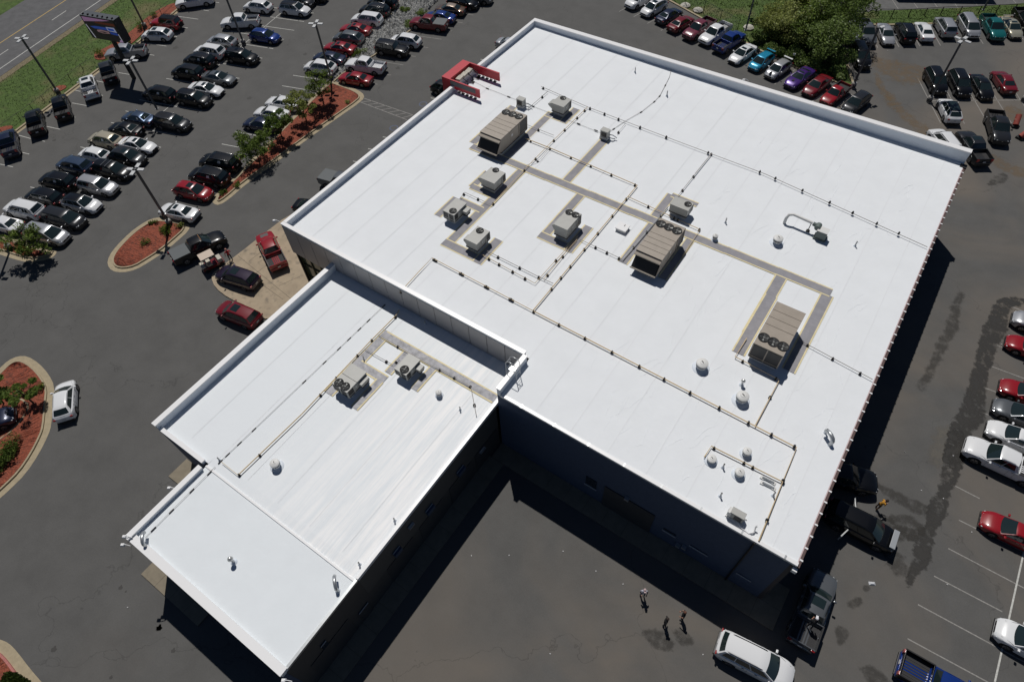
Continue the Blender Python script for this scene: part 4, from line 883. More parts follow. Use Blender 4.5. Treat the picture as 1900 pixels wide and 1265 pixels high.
part('stand', MB().cyl((-1.1,.3,0), (-1.1,.35,.85), .04, .04, 6).box((-1.1,.3,.05), (.3,.3,.08)), rubber_m, root); part('top_plate', MB().box((.1,.05,.93), (.95,.75,.04)), vent_m, root)
for c, x, y, l in [('N1', 740, 545, 'small grey cabinet on the roof beside the portal side tan unit'), ('N1', 1352, 775, 'small grey cabinet where the curving cable ends')]:
    p = RM(c, x, y, 0); root = thing('control_cabinet', l, 'cabinet', (p.x, p.y, p.z))
    part('stand', MB().box((0,0,.12), (.9,.7,.24)), vent_m, root); part('cabinet', MB().box((0,0,.6), (.85,.6,.72)), gry_m, root, bevel=.02); part('lid', MB().box((0,0,.98), (.9,.66,.04)), gry_m, root)
    part('louvre', MB().box((0,-.305,.6), (.6,.02,.5)), coil_m, root); part('fittings', MB().tube([(.4,.1,.5),(.8,.2,.5),(1.0,.35,.3),(1.25,.3,.25)], .05, 6).tube([(.4,-.1,.3),(.9,-.05,.3),(1.1,.2,.15)], .05, 6), steel_m, root)
p = RM('N5', 495, 870, 0); root = thing('small_condenser', 'small condenser with a looped pipe near the rear roof edge', 'air conditioner', (p.x, p.y, p.z), 0)
part('casing', MB().box((0,0,.45), (.95,.5,.75)), gry_m, root, bevel=.02); part('grille', MB().box((.1,-.26,.45), (.5,.03,.5)), coil_m, root); part('feet', MB().box((0,-.25,.04), (1.3,.08,.08)).box((0,.25,.04), (1.3,.08,.08)), vent_m, root)
part('control_box', MB().box((-.5,-.05,.5), (.25,.45,.5)), vent_m, root); part('looped_pipe', MB().tube([(.3,-.3,.1),(.6,-.5,.1),(1.1,-.6,.1),(1.35,-.35,.15),(1.3,-.05,.35),(1.35,.0,.5)], .06, 8), coping_m, root, smooth=60)
for y_, l in ((572, 'upper'), (612, 'lower')):
    a, b = RM('N5', 690, y_, .1), RM('N5', 775, y_+42, .1); root = thing('roof_rail', l+' of two parallel grey rails near the round vents', 'rail', a, 0, 'grey roof rails')
    part('rail', MB().tube([a-a, b-a], .09, 8), steel_m, root, smooth=60); part('foot', MB().box(tuple((a-a)+Vector((0,0,-.05))), (.25,.25,.08)).box(tuple((b-a)+Vector((0,0,-.05))), (.25,.25,.08)), vent_m, root)
# ladder over the parapet
lp = Vector((XS-.05, 21.6, 0)); root = thing('roof_ladder', 'steel ladder with a walk-through rail crossing the parapet to the wing roof', 'ladder', (XS-.35, 21.7, ZW))
m_ = MB()
for s in (-.28, .28): m_.tube([(0,s,0),(0,s,3.75),(.25,s,4.0),(.75,s,4.0),(.9,s,3.7),(.9,s,2.0)], .028, 6)
part('side_rail', m_, steel_m, root, smooth=60)
for k in range(9): part('rung', MB().cyl((0,-.28,.3+k*.31), (0,.28,.3+k*.31), .016, .016, 6), steel_m, root)
for k in range(4): part('rung', MB().cyl((.9,-.28,2.2+k*.4), (.9,.28,2.2+k*.4), .016, .016, 6), steel_m, root)
part('platform', MB().box((.42,0,2.83), (.5,.4,.03)), steel_m, root); part('cross_rail', MB().cyl((0,-.28,3.6), (0,.28,3.6), .02, .02, 6).cyl((.75,-.28,4.0), (.75,.28,4.0), .02, .02, 6), steel_m, root)
# floodlights on roof corners
for c, x, y, z, l in [('R1',80,560,6.7,'white floodlight on the left corner of the small roof'),('R1',72,600,6.3,'lower floodlight below the left corner of the small roof'),('R1',850,1255,6.3,'floodlight at the near corner of the small roof'),('D',825,433,9.1,'curved wall lamp at the left corner of the main roof'),('R1',297,325,5.6,'box light on the outer wall of the small front roof'),('E',1330,705,9.3,'camera on the back parapet')]:
    p = G(c, x, y, z); t = Vector((max(min(p.x, X1), X0 if c == 'D' else WXF), p.y, z))
    root = thing('floodlight', l, 'light', p, 0, 'outside lights on the roof edges')
    part('lamp_head', MB().box((0,0,0), (.32,.24,.16), .6, 0, .7), coping_m, root, bevel=.02); part('bracket', MB().tube([(0,0,.05),(.15,.1,.1),(.45,.25,-.1)], .03, 6), coping_m, root)

def rebase(root, loc):
    loc = Vector(loc)
    for c in COL.objects:
        if c.parent == root: c.location = c.location - loc
    root.location = loc
rebase(PT, (xa+1, (ya+yb)/2, 0)); rebase(PADS, (-20, 40, 8.4))

# ================================================================== VEHICLES
def paint(name, col, metal=.0, rough=.28): return mat('paint '+name, col, rough, metal, coat=.35 if max(col) < .03 or name == 'charcoal' else .7, spec=.35)
PAINT = dict(black=paint('black', (.004,.0045,.006)), white=paint('white', (.74,.75,.76)), silver=paint('silver', (.42,.43,.45), .5, .32), grey=paint('grey', (.13,.14,.15), .4), charcoal=paint('charcoal', (.028,.03,.034), .3),
 red=paint('red', (.27,.008,.014)), darkred=paint('dark red', (.16,.008,.014)), maroon=paint('maroon', (.16,.03,.05)), blue=paint('blue', (.008,.035,.2), .2), navy=paint('navy', (.014,.02,.05), .2), bluegrey=paint('blue grey', (.06,.09,.15), .5), beige=paint('beige', (.42,.38,.29), .2),
 cyan=paint('cyan', (.01,.25,.42), .2), purple=paint('purple', (.06,.02,.17), .2), teal=paint('teal', (.008,.13,.13), .2), plum=paint('plum', (.022,.012,.03), .3), gold=paint('gold', (.42,.4,.31), .4), bronze=paint('bronze', (.15,.1,.07), .5), tanroof=paint('tan', (.36,.29,.23), .4))
glassm = mat('vehicle glass', (.014,.024,.025), .04, spec=.9); tyre = mat('tyre', (.012,.012,.012), .85); rim = mat('rim', (.3,.3,.31), .3, metal=.8); trim = mat('black trim', (.012,.012,.013), .5); chrome = mat('chrome', (.35,.35,.35), .3, metal=1)
headl = mat('headlight', (.62,.65,.68), .1, coat=1); taill = mat('tail light', (.28,.008,.01), .2, coat=1); stickm = mat('paper sticker', (.72,.72,.72), .8); bedm = mat('bed liner', (.03,.03,.032), .8); amber = mat('amber lamp', (.6,.3,.1), .3); tonm = mat('bed cover', (.10,.11,.115), .7)
# length, width, height, wheelbase, hood z, belt z, deck z, cowl x, screen top x, roof rear x, rear glass foot x, tyre radius, roof half width, clearance
T_ = dict(
 sedan=(4.78,1.84,1.44,2.80,.92,.95,1.02, 1.15,.30,-.95,-1.72,.335,.60,.2), coupe=(4.95,1.92,1.42,2.95,.98,1.0,1.04,.95,.15,-.85,-1.75,.36,.58,.2),
 hatch=(4.25,1.79,1.52,2.60,.96,.98,1.05,1.22,.40,-1.4,-1.98,.33,.62,.2), cuv=(4.6,1.88,1.66,2.70,1.04,1.07,1.12,1.28,.48,-1.52,-2.12,.36,.65,.24),
 suv=(4.8,1.94,1.76,2.80,1.10,1.13,1.2,1.32,.54,-1.9,-2.28,.38,.69,.26), lsuv=(5.05,2.0,1.84,3.0,1.16,1.19,1.26,1.42,.62,-2.08,-2.42,.40,.72,.28), minivan=(5.1,1.98,1.74,3.05,1.06,1.1,1.14,1.75,.80,-1.95,-2.4,.36,.70,.22),
 boxy=(4.75,1.9,1.86,2.9,1.22,1.24,1.26,.85,.5,-2.12,-2.28,.42,.74,.34), offroad=(4.8,1.9,1.9,2.95,1.2,1.22,1.22,.8,.48,-2.05,-2.3,.43,.72,.36),
 pickup=(5.75,2.0,1.9,3.65,1.20,1.22,1.3,1.38,.66,-.62,-.92,.42,.72,.34), spickup=(5.0,1.78,1.65,3.0,1.02,1.05,1.08,1.05,.45,-.35,-.55,.36,.62,.28))
CACHE = {}
def car_meshes(ty):
    if ty in CACHE: return CACHE[ty]
    Ln, Wd, H, wb, hz, bz, dz, xc, xt, xr, xg, tr, rw, cl = T_[ty]
    hl, hw = Ln/2, Wd/2; pk = ty in ('pickup', 'spickup'); boxy = ty in ('boxy', 'offroad'); wx = (wb/2+.05, -wb/2+.05); arch = tr+.07
    xs = sorted(set([round(-hl+Ln*i/26, 3) for i in range(27)]+[round(w+d, 3) for w in wx for d in (-arch-.02, -arch*.97, -arch*.75, -arch*.4, 0, arch*.4, arch*.75, arch*.97, arch+.02)]))
    def top(x):
        if x > xc:      # bonnet
            t = (x-xc)/(hl-xc); return bz+(hz-bz)*t-(.16 if boxy else .24)*t**3-(.0 if pk or boxy else .05*t)
        if x < xg:
            if pk: return dz-.42
            t = (xg-x)/(hl+xg) if hl+xg > .01 else 0; return dz-.12*t**2 if ty not in ('sedan', 'coupe') else dz-.1*t*t
        return bz+(dz-bz)*((xc-x)/(xc-xg))
    def wid(x):
        t = abs(x)/hl; k = .10 if boxy or pk else .2
        return hw*(1-(k*max(0, (t-.6)/.4)**2.4)) if x > 0 else hw*(1-(k*.75)*max(0, (t-.65)/.35)**2.6)
    def bot(x):
        z = cl
        for w in wx:
            d = abs(x-w)
            if d < arch: z = max(z, tr+math.sqrt(max(0, arch*arch-d*d)))
        t = abs(x)/hl
        return max(z, cl+.1*max(0, (t-.85)/.15))
    v = []; ring = 15; rws = []
    for x in xs:
        w, zt_, zb_ = wid(x), top(x), bot(x); zm = max(.62*zt_, zb_+.03); sh = max(zt_-.06, zb_+.05)
        e = (abs(x)/hl); endk = 1
        half = [(0, zb_), (w*.86, zb_), (w*.97, min(zb_+.05, zm)), (w*1.0, zm), (w*.985, (zm+sh)/2), (w*.95, sh), (w*.86, zt_), (w*.5, zt_+.028)]
        full = half+[(0, zt_+.035)]+[(-a, b) for a, b in reversed(half[1:])]
        rws.append([(x, a, b) for a, b in full])
    n = len(rws[0]); mb = MB(); vs = [p for r in rws for p in r]; fs = []
    for i in range(len(rws)-1):
        for k in range(n): fs.append((i*n+k, (i+1)*n+k, (i+1)*n+(k+1) % n, i*n+(k+1) % n))
    # rounded ends: an extra smaller ring
    for end, x, sgn in ((0, xs[0], -1), (len(rws)-1, xs[-1], 1)):
        zc = (top(x)+bot(x))/2; k0 = len(vs); d = .10 if sgn > 0 else .06
        for (a, b_, c_) in rws[end]: vs.append((a+sgn*d, b_*.86, zc+(c_-zc)*.72))
        for k in range(n):
            q = (end*n+k, end*n+(k+1) % n, k0+(k+1) % n, k0+k); fs.append(q if sgn < 0 else tuple(reversed(q)))
        fs.append(tuple(k0+k for k in range(n)) if sgn > 0 else tuple(reversed([k0+k for k in range(n)])))
    mb.add(vs, [tuple(reversed(f)) for f in fs])
    out = {}
    me = mb.mesh('body_'+ty, [None], 38); b = bmesh.new(); b.from_mesh(me); bmesh.ops.recalc_face_normals(b, faces=b.faces); b.to_mesh(me); b.free(); out['body'] = me
    # cabin shell
    wbt = hw*.9; crown = .045; cb = .16 if not boxy else .05; zT = H-.045
    def WS(u, t): return (xc+(xt-xc)*t+(cb*(1-t)+cb*.4*t)*(1-u*u), u*(wbt+(rw-wbt)*t), bz+(zT-bz)*t+crown*t*(1-u*u))
    def RF(u, t): return (xt+(xr-xt)*t+cb*.4*(1-u*u)*(1-2*t), u*rw*(1-.04*t), zT-(.05 if ty in ('sedan','coupe','hatch','cuv') else .02)*t*t+.03*math.sin(t*3.14)+crown*(1-u*u))
    def RG(u, t):
        z0 = RF(u, 1)[2]; return (xr+(xg-xr)*t-(cb*.4)*(1-u*u), u*(rw*.96+(wbt*.97-rw*.96)*t), z0+(dz-z0)*t)
    NU = 8; us = [-1+2*i/NU for i in range(NU+1)]; cm = MB()
    def patch(fn, u0, u1, t0, t1, nu, ntt, off, mbx, mi=0, flip=False):
        vs = []
        for j in range(ntt+1):
            for i in range(nu+1):
                u = u0+(u1-u0)*i/nu; t = t0+(t1-t0)*j/ntt; p = Vector(fn(u, t)); 
                e = .01; du = Vector(fn(u+e, t))-Vector(fn(u-e, t)); dt = Vector(fn(u, t+e))-Vector(fn(u, t-e)); nn = du.cross(dt)
                if nn.length > 0: nn.normalize()
                if nn.z < -.0 or (abs(nn.z) < .25 and nn.dot(Vector((p.x, p.y, 0))) < 0 and nn.z < .1): nn = -nn
                vs.append(p+nn*off)
        mbx.add(vs, [(j*(nu+1)+i, j*(nu+1)+i+1, (j+1)*(nu+1)+i+1, (j+1)*(nu+1)+i) for j in range(ntt) for i in range(nu)], mi)
    patch(WS, -1, 1, 0, 1, NU, 3, 0, cm); patch(RF, -1, 1, 0, 1, NU, 5, 0, cm, 1); patch(RG, -1, 1, 0, 1, NU, 3, 0, cm)
    def side(s):
        lo = [(xc, s*wbt, bz), (xg, s*wbt*.97, dz)]; hi = [(xt, s*rw, zT), (xr, s*rw*.96, RF(1, 1)[2])]
        def fn(a, t):   # a 0..1 along from front, t up
            xb = xc+(xg-xc)*a; xh = xt+(xr-xt)*a; zb2 = bz+(dz-bz)*a; zh = RF(1, a)[2]; yb = s*(wbt+(wbt*.97-wbt)*a); yh = s*rw*(1-.04*a)
            return (xb+(xh-xb)*t, yb+(yh-yb)*t, zb2+(zh-zb2)*t)
        return fn
    for s in (-1, 1): patch(side(s), 0, 1, 0, 1, 10, 3, 0, cm)
    me = cm.mesh('cabin_'+ty, [None, None], 40, merge=True); b = bmesh.new(); b.from_mesh(me); bmesh.ops.recalc_face_normals(b, faces=b.faces); b.to_mesh(me); b.free(); out['cabin'] = me
    def pane(fn, u0, u1, t0, t1, nu=6, nt_=3, off=.008, nm='pane', mt=glassm):
        q = MB(); patch(fn, u0, u1, t0, t1, nu, nt_, off, q); return q.mesh(nm+'_'+ty, [mt], 60)
    out['windscreen'] = pane(WS, -.93, .93, .03, .95, nm='windscreen'); out['rear_window'] = pane(RG, -.86, .86, .06, .84, nm='rear_window')
    out['sunroof'] = pane(RF, -.62, .62, .1, .42 if ty not in ('pickup',) else .6, nm='sunroof')
    out['glassroof'] = pane(RF, -.8, .8, .04, .92, nm='glass_roof')
    sw = []
    segs = [(.07,.45),(.475,.88)] if ty in ('sedan','coupe','hatch','pickup','offroad') else ([(.12,.8)] if ty == 'spickup' else [(.07,.385),(.405,.69),(.71,.94)])
    for s in (-1, 1):
        for i, (a, b_) in enumerate(segs): sw.append((pane(side(s), a, b_, .07, .9, 3, 2, .008, 'side_window'), s, i))
    out['side_window'] = sw
    q = MB()
    for s in (-1, 1):
        fn = side(s); a, b_ = segs[min(1, len(segs)-1)]; am = (a+b_)/2; P_ = [Vector(fn(am+d*.06, .22+e*.5)) for d, e in ((-1,0),(1,0),(1,1),(-1,1))]
        for p in P_: p.y += s*.035; p.z += .02
        q.add(P_, [(0,1,2,3)])
    out['sticker'] = q.mesh('sticker_'+ty, [stickm])
    # rails / bars
    def rail(s):
        return MB().tube([(xt-.15, s*rw*.9, zT+.01), (xt-.28, s*rw*.92, zT+.07), (xr+.35, s*rw*.9, zT+.06), (xr+.2, s*rw*.88, zT-.01)], .022, 6)
    out['rail'] = [rail(s).mesh('roof_rail_'+ty, [None], 60) for s in (-1, 1)]
    out['bar'] = [MB().box((x, 0, zT+.1), (.07, rw*1.85, .03)).mesh('crossbar_'+ty, [chrome]) for x in (xt-.6, xt-1.25)]
    # wheels
    q = MB(); q.cyl((0,-.115,0), (0,.115,0), tr, tr, 22); out['tyre'] = q.mesh('tyre_'+ty, [tyre], 40, bevel=.02)
    q = MB(); q.cyl((0,.1,0), (0,.122,0), tr*.66, tr*.62, 18)
    for k in range(5):
        a = k*1.2566; q.box((0,0,0), (.01,.01,.01)); 
    out['rim'] = q.mesh('rim_'+ty, [rim], 30)
    q = MB()
    for k in range(5):
        a = k*1.2566; c, s_ = math.cos(a), math.sin(a); w_ = tr*.09
        q.add([(-s_*w_+c*tr*.15, .126, c*w_+s_*tr*.15), (s_*w_+c*tr*.15, .126, -c*w_+s_*tr*.15), (s_*w_+c*tr*.6, .126, -c*w_+s_*tr*.6), (-s_*w_+c*tr*.6, .126, c*w_+s_*tr*.6)], [(0,1,2,3)])
    out['spokes'] = q.mesh('spokes_'+ty, [mat('dark spoke gap', (.02,.02,.02), .5)])
    out['wheels'] = [(w, s*(hw-.11)) for w in wx for s in (-1, 1)]
    zf = top(hl-.02)
    out['headlight'] = []
    for s in (-1, 1):
        x = hl-.16; w = wid(x); q = MB(); a = [(hl-.42, s*w*.955, zf+.055), (hl-.05, s*w*.90, zf-.03), (hl+.07, s*w*.60, zf-.05), (hl-.02, s*w*.52, zf+.012), (hl-.3, s*w*.80, zf+.085)]
        b_ = [(p[0]+.01, p[1]*1.012, p[2]-.17) for p in a]; 
        q.add([(p[0]+.02, p[1]*1.02, p[2]) for p in a]+b_, [(0,1,2,3,4),(0,5,6,1),(1,6,7,2),(2,7,8,3)]); out['headlight'].append(q.mesh('headlight_'+ty, [headl]))
    out['grille'] = MB().box((hl+.085, 0, zf-.16), (.05, hw*.95, .2)).mesh('grille_'+ty, [trim], bevel=.01)
    out['badge'] = MB().box((hl+.115, 0, zf-.12), (.02, .16, .08)).mesh('badge_'+ty, [chrome])
    out['bumper'] = MB().box((hl+.04, 0, cl+.1), (.16, hw*1.6, .16)).mesh('front_bumper_'+ty, [trim], bevel=.03)
    zt2 = (dz if not pk else dz)
    out['tail'] = [MB().box((-hl-.015, s*hw*.80, zt2-.2), (.1, hw*.26, .17 if not pk else .3)).mesh('tail_light_'+ty, [taill], bevel=.015) for s in (-1, 1)]
    out['plate'] = MB().box((-hl-.075, 0, zt2-.36), (.02, .32, .16)).mesh('plate_'+ty, [mat('plate', (.6,.6,.6), .6)])
    out['rbumper'] = MB().box((-hl-.03, 0, cl+.16), (.16, hw*1.65, .18)).mesh('rear_bumper_'+ty, [trim], bevel=.03)
    out['mirror'] = [MB().box((xc-.28, s*(hw+.1), bz+.06), (.14, .22, .14)).mesh('mirror_'+ty, [None], bevel=.03) for s in (-1, 1)]
    out['wiper'] = MB().tube([WS(-.7,.04), tuple(Vector(WS(-.1,.1))+Vector((.02,0,.02)))], .01, 4).tube([WS(.1,.04), tuple(Vector(WS(.6,.1))+Vector((.02,0,.02)))], .01, 4).mesh('wiper_'+ty, [trim])
    hd = MB()
    for s in (-1, 1):
        for x in ((xt-.25), (xt-1.15)): hd.box((x-.1, s*(hw*.985), bz-.1), (.18, .03, .03))
    out['handles'] = hd.mesh('door_handles_'+ty, [chrome])
    sm_ = MB()
    for s in (-1, 1): sm_.tube([(xc+.02, s*wid(xc)*.9, top(xc+.02)+.012), (xc+.3, s*wid(xc)*.80, top(xc+.3)+.018), (hl-.25, s*wid(hl-.25)*.72, top(hl-.25)+.02)], .008, 4)
    for s in (-1, 1):
        for x in (xc-.15, xt-.95, xg+.55 if not pk else xg+.15): sm_.tube([(x, s*(wid(x)+.0), cl+.2 if abs(x-wx[0]) > arch and abs(x-wx[1]) > arch else 1.0), (x, s*(wid(x)*.99), bz-.08)], .007, 4)
    out['seams'] = sm_.mesh('panel_gaps_'+ty, [trim])
    if pk:
        bx0, bx1 = -hl+.02, xg-.04; zf2 = .72 if ty == 'pickup' else .62; rz_ = dz+.02; t = .07; q = MB(); w = hw*.97
        q.bb(bx0, bx1, -w, -w+t, zf2-.1, rz_); q.bb(bx0, bx1, w-t, w, zf2-.1, rz_); q.bb(bx0, bx0+t, -w+t, w-t, zf2-.1, rz_); q.bb(bx1-t, bx1, -w+t, w-t, zf2-.1, rz_)
        out['bed'] = q.mesh('bed_walls_'+ty, [None], bevel=.012)
        q = MB(); q.bb(bx0+t, bx1-t, -w+t, w-t, zf2+.0, zf2+.03+.16)
        for k in range(9): q.bb(bx0+t+.02, bx1-t-.02, -w+t+.1+k*.19, -w+t+.18+k*.19, zf2+.19, zf2+.21)
        out['bedfloor'] = q.mesh('bed_floor_'+ty, [None])
        out['rim_bed'] = MB().bb(bx0, bx1, -w-.005, -w+t+.01, rz_+.001, rz_+.018).bb(bx0, bx1, w-t-.01, w+.005, rz_+.001, rz_+.018).mesh('bed_rail_cap_'+ty, [trim])
        out['cover'] = MB().bb(bx0+.03, bx1-.02, -w+.03, w-.03, rz_-.02, rz_+.05).mesh('bed_cover_'+ty, [tonm], bevel=.02)
        out['bedc'] = ((bx0+bx1)/2, rz_)
    out['dims'] = (Ln, Wd, H, zT, xt, xr, rw, xc, bz, hl)
    CACHE[ty] = out; return out
def oc(o, *ms):
    for i, m_ in enumerate(ms): o.material_slots[i].link = 'OBJECT'; o.material_slots[i].material = m_
KIND = dict(sedan='car', coupe='car', hatch='car', cuv='car', suv='car', lsuv='car', minivan='minivan', boxy='car', offroad='car', pickup='pickup truck', spickup='pickup truck')
NAME = dict(sedan='parked_car', coupe='parked_car', hatch='parked_car', cuv='parked_car', suv='parked_suv', lsuv='parked_suv', minivan='minivan', boxy='parked_suv', offroad='offroad_car', pickup='pickup_truck', spickup='pickup_truck')
def car(x, y, rz, ty, col, opts, label, group, z=0.0):
    m_ = car_meshes(ty); Ln, Wd, H, zT, xt, xr, rw, xc, bz, hl = m_['dims']
    root = thing(NAME[ty], label, KIND[ty], (x, y, z), rz, group); pm = PAINT[col]; A_ = lambda nm, me: link(nm, me, root)
    o = A_('body', m_['body']); oc(o, pm)
    roofm = pm
    if 'blackroof' in opts: roofm = PAINT['black']
    if col == 'bronze': roofm = PAINT['tanroof']
    o = A_('cabin', m_['cabin']); oc(o, pm, roofm)
    A_('windscreen', m_['windscreen']); A_('rear_window', m_['rear_window'])
    for me, s, i in m_['side_window']: A_('side_window', me)
    A_('wiper', m_['wiper']); A_('panel_gaps', m_['seams'])['kind'] = 'stuff'; A_('door_handles', m_['handles'])['kind'] = 'stuff'
    if 'sun' in opts: A_('sunroof', m_['sunroof'] if col != 'white' or ty != 'cuv' or 'blackroof' not in opts else m_['glassroof'])
    if 'stk' in opts: A_('window_sticker', m_['sticker'])
    if 'rails' in opts:
        for r_ in m_['rail']: o = A_('roof_rail', r_); oc(o, chrome if col != 'white' else trim)
    if 'bars' in opts:
        for r_ in m_['bar']: A_('crossbar', r_)
    for me in m_['headlight']: A_('headlight', me)
    for me in m_['tail']: A_('tail_light', me)
    A_('grille', m_['grille']); A_('badge', m_['badge']); A_('front_bumper', m_['bumper']); A_('rear_bumper', m_['rbumper']); A_('licence_plate', m_['plate'])
    for me in m_['mirror']: o = A_('mirror', me); oc(o, pm)
    tr = T_[ty][11]
    for (wx_, wy_) in m_['wheels']:
        w = A_('wheel', m_['tyre']); w.location = (wx_, wy_, tr)
        if wy_ < 0: w.rotation_euler = (0, 0, math.pi)
        link('rim', m_['rim'], w); link('spokes', m_['spokes'], w)
    if 'bed' in m_:
        o = A_('bed', m_['bed']); oc(o, PAINT['black'] if 'blackbed' in opts else pm)
        if 'tonneau' in opts: A_('bed_cover', m_['cover'])
        else:
            f = A_('bed_floor', m_['bedfloor']); oc(f, PAINT['white'] if 'white crew' in label else bedm); A_('bed_rail_cap', m_['rim_bed'])
    if 'lights' in opts:
        for k in range(5): part('cab_light', MB().box((xt-.06, -.44+k*.22, zT+.06), (.06,.09,.04)), amber, root)
    if 'scoop' in opts: part('bonnet_scoop', MB().box((xc+.65, 0, bz-.02), (.5,.34,.09), 0, 0, .75), trim, root)
    if 'hoodpatch' in opts: part('bonnet_patch', MB().box((xc+.7, 0, bz-.055), (.75,.85,.13)), mat('matt hood patch', (.06,.05,.05), .6), root, bevel=.02)
    if 'spoiler' in opts or 'rear spoiler' in label or 'with spoiler' in label:
        zz = T_[ty][6]; o = part('rear_spoiler', MB().box((-hl+.18, 0, zz+.22 if ty != 'hatch' else H-.02), (.26, 1.3, .04)).box((-hl+.2, .5, zz+.1), (.08,.05,.22)).box((-hl+.2, -.5, zz+.1), (.08,.05,.22)), PAINT['white'] if col == 'silver' else pm, root, bevel=.01)
    if 'rack' in opts:
        q = MB()
        for i in range(6): q.cyl((xt-.3-i*.36, -rw*.85, zT+.16), (xt-.3-i*.36, rw*.85, zT+.16), .022, .022, 6)
        for s in (-1, 1): q.tube([(xt-.25, s*rw*.88, zT+.02), (xt-.27, s*rw*.88, zT+.18), (xr+.05, s*rw*.88, zT+.18), (xr+.0, s*rw*.88, zT+.02)], .03, 6)
        part('roof_rack', q, trim, root); part('spare_wheel', MB().cyl((-hl-.05,0,.95), (-hl-.28,0,.95), .38, .38, 20), tyre, root)
    if 'opendoors' in opts:
        for s in (-1, 1): part('open_door', MB().box((xt-1.55+.0, s*(Wd/2+.42), .82), (.1, .9, .75), s*.35, 0, .96), mat('door trim', (.5,.52,.52), .4), root, bevel=.03)
        part('raised_bonnet', MB().box((hl-.2, 0, 1.3), (.4, 1.6, .05)), mat('bonnet liner', (.3,.32,.34), .4), root, bevel=.02)
    return root
SNAP = [(-163.5, 'L'), (16.5, 'L'), (-103, 'B'), (77, 'B'), (-61.5, 'F'), (118.5, 'F')]
GRP = dict(A='cars parked in the central rows', C='cars parked in the central rows', K2='cars parked along the grass kerb', K3='cars parked in the central rows', K4='cars parked beside the stone bed', B='cars parked beside the stone bed', E='cars parked in the back row', Q='cars parked in the back row', F='cars parked in the far right lot', G='cars parked in the far right lot', H='cars parked along the right edge', I='cars parked along the right edge')
